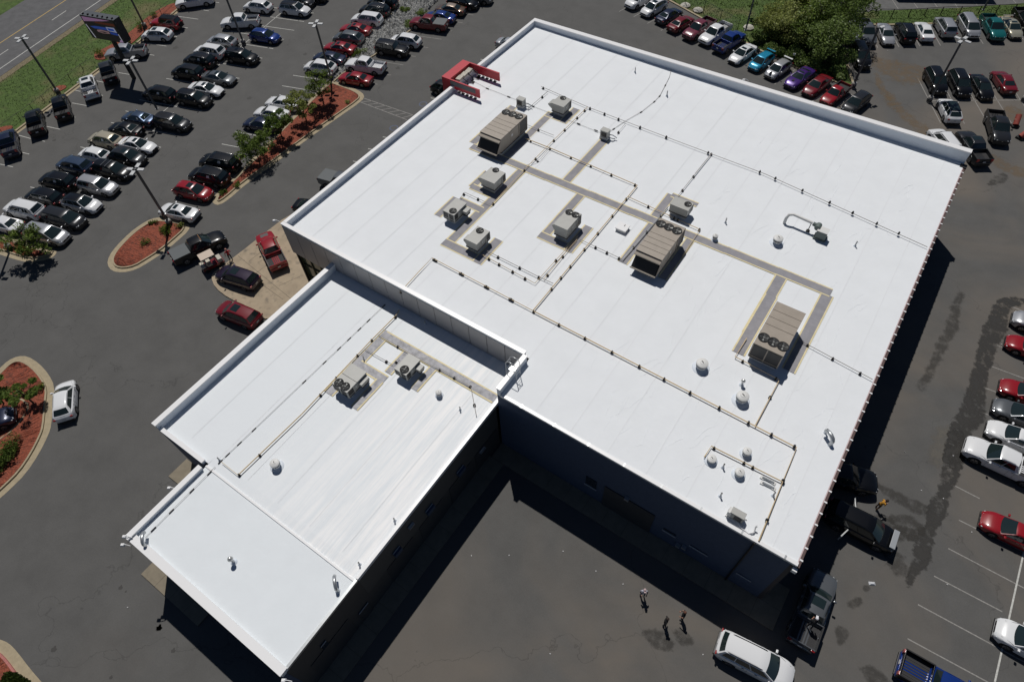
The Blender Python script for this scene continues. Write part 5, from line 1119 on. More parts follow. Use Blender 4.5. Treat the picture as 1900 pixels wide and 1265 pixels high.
CARS = '''# crop|fx,fy|rx,ry|type|colour|opts|label
K2|235,805|640,768|pickup|silver||silver crew cab pickup with an empty dark bed beneath the big screen sign
K2|715,520|1060,530|cuv|white|sun,stk|white crossover with rear wiper window, parked beside the red off-roader
K2|835,345|1225,385|offroad|red|rack,blackroof|red off-roader with black roof rack, beside the mulch bed
K2|1190,70|1690,0|pickup|white|big|large white lifted pickup, nearest the top edge in the grass side row
A|1540,300|1720,325|cuv|silver|stk|silver crossover at the far end of the central row, left file
A|1435,375|1650,400|suv|white|rails,stk|white SUV parked between a silver crossover and a black SUV
A|1355,440|1580,465|suv|black|rails,stk|black boxy SUV just below the white SUV in the central row
A|1275,525|1490,550|suv|black|stk|black SUV with window sticker, opposite the grey sedan with panoramic roof
A|1880,450|1675,400|suv|black|rails|black SUV with silver roof rail, facing right beside the striped lamp base
A|1705,600|1510,550|sedan|grey|sun|grey sedan with dark glass roof facing right in the central row
A|1625,680|1400,635|sedan|white|sun|white sedan with dark sunroof and twin stripes, behind a black SUV
A|1540,755|1315,710|suv|black|rails|black SUV facing right below the white sunroof sedan
A|1070,690|1280,705|suv|black|stk|black SUV facing left, alone beside the shadow of the big sign
A|915,860|1120,880|sedan|bluegrey|stk|blue grey sedan nose out next to the lamp post in the central row
A|1395,930|1145,885|suv|charcoal|rails|charcoal SUV facing right in front of the leaning lamp post
A|810,940|1035,960|sedan|black|stk|dark sedan with window sticker, between the blue grey and the beige car
A|660,1020|890,1045|cuv|beige|stk|beige crossover in the central row
A|1130,1090|895,1045|sedan|white|sun|white sedan with sunroof facing right, tail to tail with the beige crossover
C|600,180|790,200|hatch|white|stk|small white hatchback squeezed between beige crossover and blue grey SUV
C|1065,230|815,185|cuv|charcoal|sun|charcoal crossover with sunroof facing right, behind the lamp heads
C|440,260|665,285|suv|bluegrey|stk|blue grey SUV with shiny roof, left file of the near row
C|960,335|710,280|suv|black|bars|black SUV with two silver roof crossbars
C|315,365|545,405|suv|black|rails,stk|black SUV with roof rails, second of two black ones in the left file
C|850,450|600,395|suv|silver|rails|silver SUV facing right, next to the black SUV with crossbars
C|210,485|450,525|suv|black|rails,stk|black SUV with silver rails directly behind the large white SUV
C|725,575|480,525|cuv|white|blackroof,rails|white crossover with a black roof facing right
C|55,580|320,610|lsuv|white|rails,stk|large white SUV with black roof rails near the left edge
C|605,690|345,630|minivan|charcoal||charcoal minivan facing right with a green windscreen sticker
C|470,800|225,750|minivan|silver||silver minivan nearest the small left mulch island
C|-80,690|150,700|sedan|white||white car mostly hidden under the small tree at the left edge
C|1490,235|1740,265|lsuv|black|rails,stk|black SUV nearest the tree shadow beside the long mulch island
C|1415,340|1660,370|lsuv|black|rails,stk|black SUV between the red SUV and another black SUV by the island
C|1545,470|1295,450|cuv|red|sun|red crossover with dark sunroof facing the long mulch island tip
C|1180,590|1445,625|sedan|white|sun|white sedan with black rear window beside the teardrop mulch island
C|1635,790|1280,960|pickup|black|tonneau,lights|black pickup with amber cab lights and grey bed cover by the golf cart
D|425,810|700,900|suv|plum|sun|dark plum SUV parked on the tan concrete pad
D|420,1065|720,1185|suv|darkred|sun|dark red SUV parked just below the concrete pad
D|755,550|865,775|pickup|red|hoodpatch|bright red pickup with black hood patch on the concrete pad
D|1400,180|1180,120|pickup|grey|tonneau|grey pickup tail poking out beyond the left roof edge
D|1140,350|985,315|sedan|black||black car tail half hidden by the left roof corner
M|410,305|400,520|hatch|white||white hatchback alone beside the curved bed at the far left
M|85,495|-120,570|suv|navy||dark blue car cut off by the left edge between two mulch beds
K3|430,105|820,120|cuv|white|stk|white crossover at the far end of the second row
K3|1375,190|960,120|suv|white|blackroof|white SUV with black roof facing right, at the far top of the row
K3|1440,60|1040,0|cuv|charcoal||dark crossover cut by the top edge behind the white SUV with black roof
K3|145,350|600,330|pickup|white||white pickup with black bed crossed by the lamp pole
K3|940,575|515,520|cuv|blue|rails|bright blue crossover facing right
K3|1620,-20|1220,-70|suv|black||black car almost out of the top edge, beside the second row
K4|510,30|800,60|suv|black|stk|black SUV furthest along the stone bed
K4|415,120|720,140|suv|black|rails|black SUV with silver rails next to the stone bed
K4|335,215|635,240|suv|white|stk|white SUV backed against the stone bed
K4|205,320|510,340|sedan|red|sun,stk|red sedan between a white SUV and a dark hatchback at the stones
K4|120,420|440,440|cuv|grey|stk,dark|dark grey crossover between the two red sedans by the stones
K4|25,520|340,550|sedan|red|sun,stk|red sedan with dark sunroof, nearer of two at the stone bed
B|575,420|780,440|sedan|navy|stk|navy sedan between the red sedan and the white car under the tree
B|510,490|715,510|cuv|white||white crossover under the topmost small tree
K4|300,715|640,765|pickup|white||white crew cab pickup with empty white bed by the stone bed
K4|195,855|515,890|sedan|red|stk|red sedan at the corner of the long mulch island
K4|935,595|590,520|boxy|black|rails|black boxy off-road wagon facing right
K4|770,430|1045,490|cuv|white|stk|white coupe style crossover beside the black boxy wagon
K4|985,245|1350,305|pickup|darkred|tonneau|dark red pickup with grey bed cover
K4|1150,165|1420,220|sedan|blue||blue sedan beside the dark red pickup
K4|1260,90|1530,130|sedan|bronze||bronze sedan with tan roof near the top edge
K4|1675,75|1400,10|suv|black||black SUV facing right near the top edge beside the bronze sedan
K4|1830,15|1560,-50|suv|grey||grey SUV cut by the top edge, last before the stone bed ends
B|235,745|440,775|sedan|white|stk|white sedan half under the second island tree
B|140,820|370,850|sedan|white||white sedan nose out beside the third island tree
B|50,900|300,930|sedan|navy||navy sedan mostly hidden under the third island tree
N1|760,120|590,75|sedan|silver||silver car peeking past the roof edge above the red portal
N1|260,450|140,410|cuv|black||black car peeking out beneath the red entry portal
E|330,75|490,-60|lsuv|white||white truck like SUV first in the back row, cut by the top edge
E|465,140|610,15|cuv|white|sun|white crossover with sunroof, second in the back row
E|755,95|590,185|sedan|navy||dark slate sedan with tail toward the building in the back row
E|860,165|695,255|sedan|darkred||dark red sedan with glinting rear window in the back row
E|830,330|1040,200|pickup|maroon||maroon pickup with black bed
E|970,380|1180,235|pickup|white||white pickup with grey bed floor beside the blue pickup
E|1310,320|1090,435|pickup|blue||blue pickup with tail toward the building
E|1235,545|1405,410|sedan|white|sun|white coupe with sunroof, between the blue pickup and the cyan hatchback
E|1400,620|1570,475|hatch|cyan||bright cyan hatchback with rear spoiler
E|1545,680|1720,550|hatch|silver|scoop,spoiler|silver hot hatch with hood scoop and white rear wing
Q|525,1010|780,825|coupe|purple|sun,scoop|purple muscle coupe with black hood scoop
Q|745,1090|970,920|sedan|darkred||dark red sedan between the purple coupe and the red pickup
Q|960,1210|1185,1010|spickup|red||small faded red pickup in the back row
F|340,985|500,840|cuv|charcoal||charcoal hatchback last in the back row by the light pole
Q|1270,480|1190,260|pickup|white||white pickup under the big tree
F|530,370|465,225|pickup|grey||grey pickup with cap next to the big tree
F|720,385|640,225|sedan|silver||silver sedan with its nose out, third from the big tree
F|805,225|895,360|suv|black|rails|black SUV with tail out in the far right row
F|970,215|1065,340|sedan|white||white sedan with tail out in the far right row
F|1145,185|1255,305|suv|silver|rails|silver SUV with tail out beside the minivan
F|1450,320|1370,160|minivan|silver||silver minivan with nose out behind the lamp heads
F|1675,345|1560,165|pickup|teal||teal pickup with faded cab roof
F|1830,320|1745,175|sedan|gold|sun|pale gold sedan with spoiler beside the teal pickup
F|1960,270|1860,120|pickup|black||black pickup at the far right edge of the top row
F|500,590|405,420|lsuv|black||long black SUV parked in the shade of the big tree
F|1160,820|1075,630|suv|black|rails|black SUV leftmost of the three dark ones behind the light pole
F|1380,850|1275,645|suv|black|rails|black SUV in the middle of the three dark cars
F|1570,865|1480,675|sedan|black||black sedan, rightmost of the three dark cars
F|1650,645|1790,800|sedan|darkred||dark red sedan with tail out beside the black sedan
F|1175,895|1300,1065|cuv|white|blackroof,sun|white car with glass roof parked by the light pole base
G|1700,510|1620,240|pickup|charcoal||charcoal heavy duty pickup with nose toward the building
G|1110,405|1270,600|suv|white|rails|white SUV tucked behind the top right roof corner
G|1350,410|1540,700|pickup|charcoal|sun|dark grey pickup with glass roof at the top right roof corner
H|1820,190|2070,230|cuv|silver||silver car nose at the right edge, topmost of that row
H|1775,360|2030,420|sedan|red||red car nose at the right edge, below the silver car
H|1730,685|1990,760|sedan|red||red sedan cut by the right edge, just above the grey sedan
H|1680,830|1950,920|sedan|grey||grey sedan cut by the right edge, between red and white sedans
H|1635,990|1900,1090|sedan|white||white sedan cut by the right edge above the white pickup
H|1465,1130|1890,1290|pickup|white||white pickup in the right hand row, largest there
I|1145,400|1450,500|sedan|red||red sedan alone in the right hand row below the white pickup
I|1220,975|1500,1060|cuv|white||white crossover cut by the right edge near the bottom corner
I|1140,1300|700,1165|pickup|blue|blackbed|blue pickup with black ribbed bed at the bottom edge
I|310,700|175,1075|pickup|grey|sun|dark pickup with glass roof beside the right rear building corner
I|605,500|390,390|lsuv|black|opendoors|black SUV with two doors standing open
N5|1515,625|1340,590|pickup|black||black pickup partly in the shadow of the right wall
X3|1560,1235|1185,1045|lsuv|white|rails|white SUV nearest the camera at the bottom edge'''
for l in CARS.strip().split('\n'):
    if l[0] == '#': continue
    c, f, r, ty, col, opts, label = l.split('|'); f = [float(t) for t in f.split(',')]; r = [float(t) for t in r.split(',')]
    pf, pr = G(c, *f, .6), G(c, *r, .6); v = pf-pr; ang = math.degrees(math.atan2(v.y, v.x)); ln = T_[ty][0]; ctr = (pf+pr)/2
    if c in ('A','C','B','K3','K4') :
        for a, _ in SNAP[:2]:
            if abs((ang-a+180) % 360-180) < 14 and 'amber' not in label: ang = a+random.uniform(-1.2, 1.2)
    if c in ('E','Q','F') :
        for a, _ in SNAP[2:]:
            if abs((ang-a+180) % 360-180) < 14: ang = a+random.uniform(-1.5, 1.5)
    d = Vector((math.cos(R(ang)), math.sin(R(ang)), 0))
    if c == 'H' or (c == 'I' and f[0] > 1100 and col in ('red','white')): ang = 181.0+random.uniform(-2, 2); d = Vector((math.cos(R(ang)), math.sin(R(ang)), 0)); ctr = pf-d*(ln/2)
    if col == 'blue' and 'ribbed' in label: ang = 1.0; d = Vector((1, .02, 0)).normalized(); ctr = pr+d*(ln/2)
    if 'partly in the shadow' in label: ctr = pf-d*(ln/2)
    if 'tail half hidden' in label or 'tail poking' in label or ty == 'suv' and 'cut off by the left' in label: ctr = (pr if 'tail' in label else pf)+d*(ln/2)*(1 if 'tail' in label else -1)
    car(ctr.x, ctr.y, R(ang), ty, col, opts.split(','), label, GRP.get(c))
# the angled display vehicles seen from behind along the grass kerb
for x, y, ty, col, opts, label in [(1090,325,'pickup','charcoal','','dark pickup seen from behind, nearest the screen sign post'), (905,480,'pickup','white','sun','white topped pickup seen from behind with black bed, by the grass kerb'), (630,680,'pickup','black','','black pickup seen from behind directly below the leaning kerb lamp post'), (372,830,'pickup','black','','dark pickup seen from behind, second from the left edge'), (110,1045,'pickup','navy','','dark blue pickup seen from behind at the very left edge')]:
    p = G('K1', x, y, .7); a = R(154); d = Vector((math.cos(a), math.sin(a), 0)); car(p.x+d.x*2.8, p.y+d.y*2.8, a, ty, col, opts.split(','), label, 'pickups backed out along the grass kerb', .0)

# golf cart
p = G('C', 1562, 990, .3); root = thing('golf_cart', 'golf cart with a cream canopy beside the person in red', 'golf cart', (p.x, p.y, 0), R(72))
part('chassis', MB().box((0,0,.42), (2.4,1.15,.3)), PAINT['darkred'], root, bevel=.08); part('canopy', MB().box((-.15,0,1.85), (1.5,1.15,.07)), mat('cream canopy', (.55,.45,.36), .6), root, bevel=.03)
part('seat', MB().box((-.3,0,.75), (.5,1.05,.2)).box((-.55,0,1.0), (.14,1.05,.4)), mat('cart seat', (.5,.46,.38), .6), root, bevel=.04); part('rear_seat', MB().box((-.95,0,.75), (.45,1.0,.2)), mat('cart seat', (.5,.46,.38), .6), root, bevel=.04)
part('cowl', MB().box((.85,0,.7), (.6,1.1,.45), 0, 0, .75), mat('cart cowl', (.45,.42,.36), .4), root, bevel=.06); part('windscreen', MB().box((.52,0,1.35), (.02,1.05,.8)), glassm, root)
for sx in (-.8, .5):
    for sy in (-.52, .52): part('post', MB().cyl((sx,sy,.6), (sx,sy,1.84), .02, .02, 6), trim, root); 
for sx in (-.8, .8):
    for sy in (-.5, .5): part('wheel', MB().cyl((sx,sy-.09,.24), (sx,sy+.09,.24), .24, .24, 16), tyre, root)
part('steering_wheel', MB().lathe((.35,.28,1.05), [(.17,0),(.19,.02),(.17,.04)], 14), trim, root)

# ================================================================== PEOPLE
def person(c, x, y, heading, shirt, trousers, label, pose=0, hat=None, hair=(.03,.02,.015), z0=0.0):
    p = G(c, x, y, z0); root = thing('person', label, 'person', (p.x, p.y, z0), heading)
    skin = mat('skin', (.36,.2,.14), .6); sh = mat('cloth %.2f %.2f %.2f' % shirt, shirt, .85); tr_ = mat('cloth %.2f %.2f %.2f' % trousers, trousers, .85); shoe = mat('shoe', (.03,.03,.03), .6)
    J = dict(pelvis=(0,0,.95), chest=(0.02,0,1.28), neck=(.02,0,1.5), head=(.04,0,1.63), top=(.03,0,1.74), hl=(0,.1,.9), kl=(.05,.12,.5), al=(0,.13,.09), fl=(.15,.15,.05), hr=(0,-.1,.9), kr=(.02,-.12,.5), ar=(-.08,-.13,.09), fr=(.08,-.15,.05),
             sl=(.01,.19,1.42), sr=(.01,-.19,1.42))
    if pose == 0: J.update(el=(.02,.27,1.15), wl=(.2,.2,1.02), er=(0,-.27,1.15), wr=(.22,-.18,1.05))
    elif pose == 1: J.update(el=(-.02,.3,1.16), wl=(.05,.34,.92), er=(-.02,-.34,1.2), wr=(.06,-.16,1.12))
    else: J.update(el=(.12,.25,1.18), wl=(.32,.14,1.2), er=(.1,-.25,1.18), wr=(.3,-.12,1.22), chest=(.12,0,1.24), neck=(.2,0,1.44), head=(.25,0,1.56), top=(.28,0,1.66), sl=(.16,.18,1.36), sr=(.16,-.18,1.36))
    names = list(J); vs = [J[n] for n in names]; ix = {n: i for i, n in enumerate(names)}
    E_ = [('pelvis','chest'),('chest','neck'),('neck','head'),('head','top'),('pelvis','hl'),('hl','kl'),('kl','al'),('al','fl'),('pelvis','hr'),('hr','kr'),('kr','ar'),('ar','fr'),('chest','sl'),('sl','el'),('el','wl'),('chest','sr'),('sr','er'),('er','wr')]
    rad = dict(pelvis=.15, chest=.16, neck=.06, head=.1, top=.075, hl=.1, kl=.065, al=.045, fl=.045, hr=.1, kr=.065, ar=.045, fr=.045, sl=.065, sr=.065, el=.045, er=.045, wl=.032, wr=.032)
    me = bpy.data.meshes.new('sk'); me.from_pydata(vs, [(ix[a], ix[b]) for a, b in E_], []); o = bpy.data.objects.new('sk', me); COL.objects.link(o)
    md = o.modifiers.new('s', 'SKIN'); o.modifiers.new('u', 'SUBSURF').levels = 1
    for i, n in enumerate(names): me.skin_vertices[0].data[i].radius = (rad[n]*(.8 if n in ('chest','pelvis') else 1), rad[n]); me.skin_vertices[0].data[i].use_root = (n == 'pelvis')
    dg = bpy.context.evaluated_depsgraph_get(); body = bpy.data.meshes.new_from_object(o.evaluated_get(dg)); bpy.data.objects.remove(o)
    # hands: palm with five fingers grown on each wrist
    b = bmesh.new(); b.from_mesh(body); tmp = MB()
    for w, e, s in (('wl','el',1), ('wr','er',-1)):
        W_, E2 = Vector(J[w]), Vector(J[e]); d = (W_-E2).normalized(); sd = d.cross(Vector((0,0,1)))
        sd = sd.normalized() if sd.length > .1 else Vector((0,1,0)); up = sd.cross(d); pe = W_+d*.09
        tmp.tube([W_-d*.02, W_+d*.05, pe], [.03,.04,.036], 8)
        for k, ln in enumerate((.062,.075,.07,.055)):
            q0 = pe+sd*(.03-.02*k)-d*.01; tmp.tube([q0, q0+d*ln*.55, q0+d*ln*.9-up*.025], [.0095,.009,.007], 5)
        tmp.tube([W_+d*.02, W_+d*.05+sd*.045*s, W_+d*.085+sd*.055*s], [.012,.011,.008], 5)
    k0 = len(b.faces); tm = bpy.data.meshes.new('t'); tm.from_pydata(tmp.v, [], tmp.f); b.from_mesh(tm); b.to_mesh(body); b.free(); nb = k0
    for q in (skin, sh, tr_, shoe): body.materials.append(q)
    for pl in body.polygons:
        cz = pl.center; zc = cz.z; i = 0
        if pl.index >= nb: i = 0
        elif zc < .12: i = 3
        elif zc < .98 and abs(cz.y) < .24: i = 2
        elif zc < (1.5 if pose != 2 else 1.44):
            arm = abs(cz.y) > .22 and zc < 1.2; i = 0 if (arm and pose != 3) or (pose == 2 and cz.x > .2 and zc < 1.3) else 1
        pl.material_index = i; pl.use_smooth = True
    link('body', body, root)
    h = Vector(J['head']); hz = h.z+.03
    hm = mat('hair %.2f' % hair[0], hair, .8) if not hat else mat('hat %.2f' % hat[0], hat, .8)
    q = MB(); q.lathe((h.x-.015, 0, hz), [(.108, .0), (.112, .04), (.1, .09), (.06, .13), (.01, .145)], 14)
    if hat: q.box((h.x+.12, 0, hz+.03), (.14, .16, .015))
    part('cap' if hat else 'hair', q, hm, root, smooth=60)
    for s in (-1, 1): part('eye', MB().box((h.x+.1, s*.035, h.z+.02), (.012,.022,.012)), trim, root); part('ear', MB().box((h.x-.0, s*.1, h.z), (.03,.02,.055)), skin, root, bevel=.006)
    part('nose', MB().box((h.x+.108, 0, h.z-.01), (.025,.022,.04)), skin, root, bevel=.005); part('mouth', MB().box((h.x+.1, 0, h.z-.045), (.012,.045,.01)), mat('lips', (.3,.1,.09), .6), root)
    return root
person('C', 1700, 962, R(160), (.42,.02,.03), (.03,.03,.035), 'person in a red shirt and dark trousers standing beside the golf cart', 1, hair=(.5,.25,.2))
person('X3', 722, 765, R(-60), (.45,.45,.52), (.02,.02,.022), 'person in a pale shirt standing alone near the shadow edge', 0, hat=(.5,.38,.38))
person('X3', 848, 930, R(20), (.012,.012,.014), (.012,.012,.014), 'person all in black with elbows out, left of the pair', 1)
person('X3', 950, 895, R(200), (.02,.016,.018), (.14,.11,.09), 'person in a dark top with bare legs, right of the pair', 0, hair=(.12,.05,.03))
person('I', 582, 350, R(35), (.55,.27,.03), (.12,.06,.02), 'person in an orange top bending forward between the stained asphalt and the open car', 2, hair=(.03,.02,.01))
person('I', 228, 975, R(100), (.012,.012,.014), (.015,.015,.02), 'person with a white cap standing in the bed of the dark pickup', 2, hat=(.75,.75,.78), z0=.93)

# ================================================================== LAMP POSTS, SIGN, FENCES
lampw = mat('pale lamp head', (.55,.56,.56), .4); polem = mat('grey lamp pole', (.1,.105,.11), .5, metal=.3); basem = mat('lamp base concrete', (.33,.31,.28), .9, noise=.2, nscale=4)
def lamp(c, x, y, label, hgt=7.9, base=True, rz=0, heads=4, zb=0.0):
    p = G(c, x, y, 0); root = thing('lamp_post', label, 'lamp post', (p.x, p.y, 0), R(rz), 'car park lamp posts')
    if base: part('base', MB().lathe((0,0,0), [(.33,0),(.33,.68),(.29,.74)], 16), basem, root, smooth=40); part('base_stripes', MB().lathe((0,0,0), [(.334,.12),(.334,.5)], 16), mat('dark base band', (.07,.07,.07), .8), root)  # dark grey band round the concrete base
    part('pole', MB().box((0,0,hgt/2+.3), (.2,.2,hgt-.6)), polem, root); part('base_plate', MB().box((0,0,.76), (.36,.36,.04)), steel_m, root)
    part('hub', MB().box((0,0,hgt-.02), (.2,.2,.16)), polem, root)
    for k in range(heads):
        a = k*math.pi*2/heads; cx, cy = math.cos(a)*.62, math.sin(a)*.62
        part('lamp_head', MB().box((cx, cy, hgt), (.72,.42,.1), a, 0, .92), lampw, root, bevel=.02); part('lamp_arm', MB().box((math.cos(a)*.2, math.sin(a)*.2, hgt-.0), (.3,.06,.06), a), polem, root)
    return root
lamp('P', 316, 417, 'lamp post standing in the teardrop mulch bed', rz=28); lamp('P', 614.5, 146, 'lamp post at the top of the long mulch bed', 7.8, rz=28)
lamp('P', 296, 211, 'lamp post in the middle of the central rows, leaning over the sign shadow', 7.6, False, rz=28); lamp('P', 109, 174, 'lamp post by the grass kerb, nearest the left edge', 8.0, rz=28)
lamp('P', 453, 83, 'lamp post with a round striped base among the central rows', 8.4, rz=28); lamp('P', 20, 462, 'lamp post in the small left mulch bed under the tree', 7.8, rz=28)
lamp('P', 270, 52, 'lamp post in the red mulch above the white crossover', 8.6, rz=28); lamp('P', 1723, 189, 'lamp post with a round black base in the far right lot', 8.2, rz=-15)
lamp('P', 1582, 163, 'lamp post at the corner by the big tree', 8.0, rz=60, heads=1); lamp('P', 1381, 66, 'lamp post behind the back row fence by the shrubs', 8.5, False, rz=20); lamp('P', 1819, 28, 'lamp post behind the teal pickup', 8.5, False, rz=20); lamp('P', 1898, 188, 'lamp post at the right edge of the far right lot', 8, rz=-15)
p = G('Q', 560, 745, 0); root = thing('small_light', 'small round topped path light behind the silver hot hatch', 'light', p); part('post', MB().cyl((0,0,0), (0,0,1.1), .05, .05, 8), rubber_m, root); part('globe', MB().lathe((0,0,1.1), [(.02,0),(.2,.1),(.22,.22),(.12,.36),(.01,.38)], 14), lampw, root, smooth=60)

# screen sign
sb = G('P', 249, 146, 0); root = thing('screen_sign', 'large two legged black LED screen sign showing blue and white shapes', 'sign', sb, R(15))
zb_, zt_, sw, sd = 5.9, 9.0, 5.6, 1.15
part('post', MB().box((0,0,3.0), (.42,.42,6.0)), black_m, root)
part('cabinet', MB().bb(-sw/2, sw/2, -sd/2, sd/2, zb_, zt_), mat('sign cabinet', (.02,.022,.026), .5), root, bevel=.03)
part('cabinet_lid', MB().bb(-sw/2-.02, sw/2+.02, -sd/2-.02, sd/2+.02, zt_+.002, zt_+.06), mat('cabinet lid', (.05,.06,.07), .5), root)
for k in range(7): part('lifting_eye', MB().box((-sw/2+.4+k*.8, -.3, zt_+.14), (.12,.25,.16)), rubber_m, root)
def scr(nm, pts, col, e, d):
    n = MB(); yy = -sd/2-.02-d*.004; n.add([(x*sw/2, yy, (zb_+zt_)/2+z*(zt_-zb_)/2) for x, z in pts], [tuple(range(len(pts)))]); part(nm, n, mat('screen '+nm+str(d), col, .4, emit=e), root)
scr('screen', [(-.93,-.93),(.93,-.93),(.93,.93),(-.93,.93)], (.012,.010,.014), .5, 0)
scr('lilac_wedge', [(-.93,.93),(-.93,.5),(.3,.78),(.75,.93)], (.38,.2,.36), .45, 1); scr('red_wedge', [(-.2,.66),(.9,.7),(.9,.45),(-.3,.5)], (.09,.02,.012), .5, 2)
scr('blue_band', [(-.72,.12),(-.4,.22),(.3,.24),(.35,-.02),(-.5,-.02)], (.02,.06,.3), .6, 3); scr('white_panel', [(.28,.3),(.78,.34),(.82,-.1),(.3,-.05)], (.32,.35,.5), .6, 4); scr('blue_letters', [(.34,.22),(.7,.2),(.72,.02),(.36,.0)], (.02,.07,.35), .6, 5)
scr('pale_car', [(-.4,-.12),(-.15,-.04),(.3,-.1),(.34,-.3),(-.1,-.36),(-.38,-.28)], (.28,.17,.18), .6, 6); scr('car_shade', [(-.32,-.24),(.0,-.18),(.25,-.24),(.0,-.3)], (.02,.015,.02), .3, 7)
scr('blue_corner', [(.36,-.1),(.8,-.14),(.84,-.35),(.4,-.3)], (.015,.05,.28), .6, 8); scr('white_stripe', [(-.93,.25),(-.88,.28),(-.72,-.9),(-.78,-.9)], (.5,.5,.55), .6, 9); scr('white_stripe', [(.84,-.2),(.88,-.18),(.92,-.9),(.86,-.9)], (.5,.5,.55), .6, 10); scr('lilac_corner', [(.7,-.92),(.92,-.92),(.88,-.7),(.74,-.78)], (.4,.25,.42), .6, 11)

# fences
def fence(pts, h, sp, mt, label, rails, c='P', mesh_=False, name='fence', r=.04):
    P_ = [G(c, x, y, 0) for x, y in pts]; root = thing(name, label, 'fence', P_[0]); o = P_[0]
    for a, b in zip(P_[:-1], P_[1:]):
        n = max(1, round((b-a).length/sp))
        for i in range(n): q = a.lerp(b, i/n)-o; part('post', MB().cyl((q.x,q.y,-.05), (q.x,q.y,h), r, r, 6), mt, root)
        for z in rails: part('rail', MB().cyl((a-o)+Vector((0,0,z)), (b-o)+Vector((0,0,z)), r*.55, r*.55, 5), mt, root)
        if mesh_:
            m_ = MB(); d = (b-a); L2 = d.length; d.normalize(); s = 0
            while s < L2-.1:
                q = a-o+d*s; m_.cyl(q+Vector((0,0,.05)), q+d*min(h-.1, L2-s)+Vector((0,0,min(h-.05, L2-s))), .006, .006, 3); m_.cyl(q+Vector((0,0,h-.05)), q+d*min(h-.1, L2-s)+Vector((0,0,max(.05, h-.1-(L2-s)+.05))), .006, .006, 3); s += .35
            w_ = part('chain_mesh', m_, steel_m, root); w_['kind'] = 'stuff'
    return root
fence([(-40,290),(4,246),(38,222),(62,205),(83,189),(101,173),(132,149),(155,131),(176,118)], .95, 3.1, rubber_m, 'low black post and rail fence along the left grass verge', (.9,))
fence([(262,58),(278,45),(300,27),(325,5),(350,-15)], .95, 3.0, rubber_m, 'short black post and rail fence behind the red mulch', (.9,.5))
fence([(1232,-12),(1270,10),(1305,25),(1335,42),(1367,60),(1383,68)], 1.9, 3.0, mat('dark fence post', (.03,.05,.03), .6), 'tall chain link fence behind the back row', (1.85,), mesh_=True)
fence([(1560,38),(1595,30),(1654,31),(1685,31),(1715,29),(1745,27),(1779,26),(1815,25),(1848,23),(1880,22),(1930,20)], 1.1, 30, mat('rusty rail', (.05,.035,.025), .7), 'rusty post and rail fence behind the far right row', (1.05,), r=.07)
for c, x, y, l in [('E',925,98,'white broken concrete lump by the chain link fence'),('E',815,55,'small pale stone by the chain link fence'),('E',1372,250,'white stones at the fence end by the shrubs')]:
    p = G(c, x, y, 0); link('rock', MB().lathe((0,0,0), [(.75,0),(.8,.2),(.5,.4),(.15,.5)], 7).mesh('rock', [mat('pale rock', (.5,.48,.42), .9, noise=.25, nscale=3)]), None, (p.x,p.y,-.05), label=l, cat='rock', group='pale stones by the fence')
p = G('F', 1150, -45, -.03); root = thing('trailer', 'long black trailer cut by the top edge in the neighbouring lot', 'trailer', p, R(28)); part('body', MB().box((0,0,1.5), (14,2.5,2.6)), mat('trailer black', (.02,.02,.022), .5), root, bevel=.05)
for sx in (-5,-4,4.5):
    for sy in (-1.1,1.1): part('wheel', MB().cyl((sx,sy-.15,.5), (sx,sy+.15,.5), .5, .5, 14), tyre, root)
# orange objects at the right edge
for x, y, l, a in ((1805,345,'faded red metal bin lying tipped beside the charcoal heavy duty pickup', .5), (1872,455,'red steel frame piece at the right edge of the lot', -.4)):
    p = G('G', x, y, 0); root = thing('red_barrel', l, 'barrel', (p.x, p.y, 0), a, 'red containers at the right edge')
    part('drum', MB().cyl((0,-.35,.3), (.25,.55,1.1), .32, .32, 14), mat('faded red drum', (.35,.07,.05), .7, noise=.2, nscale=4), root, smooth=40); part('band', MB().cyl((.1,.05,.62), (.13,.15,.7), .335, .335, 14), mat('pale band', (.4,.2,.15), .7), root); part('foot', MB().box((0,-.3,.12), (.8,.6,.24)), rubber_m, root)

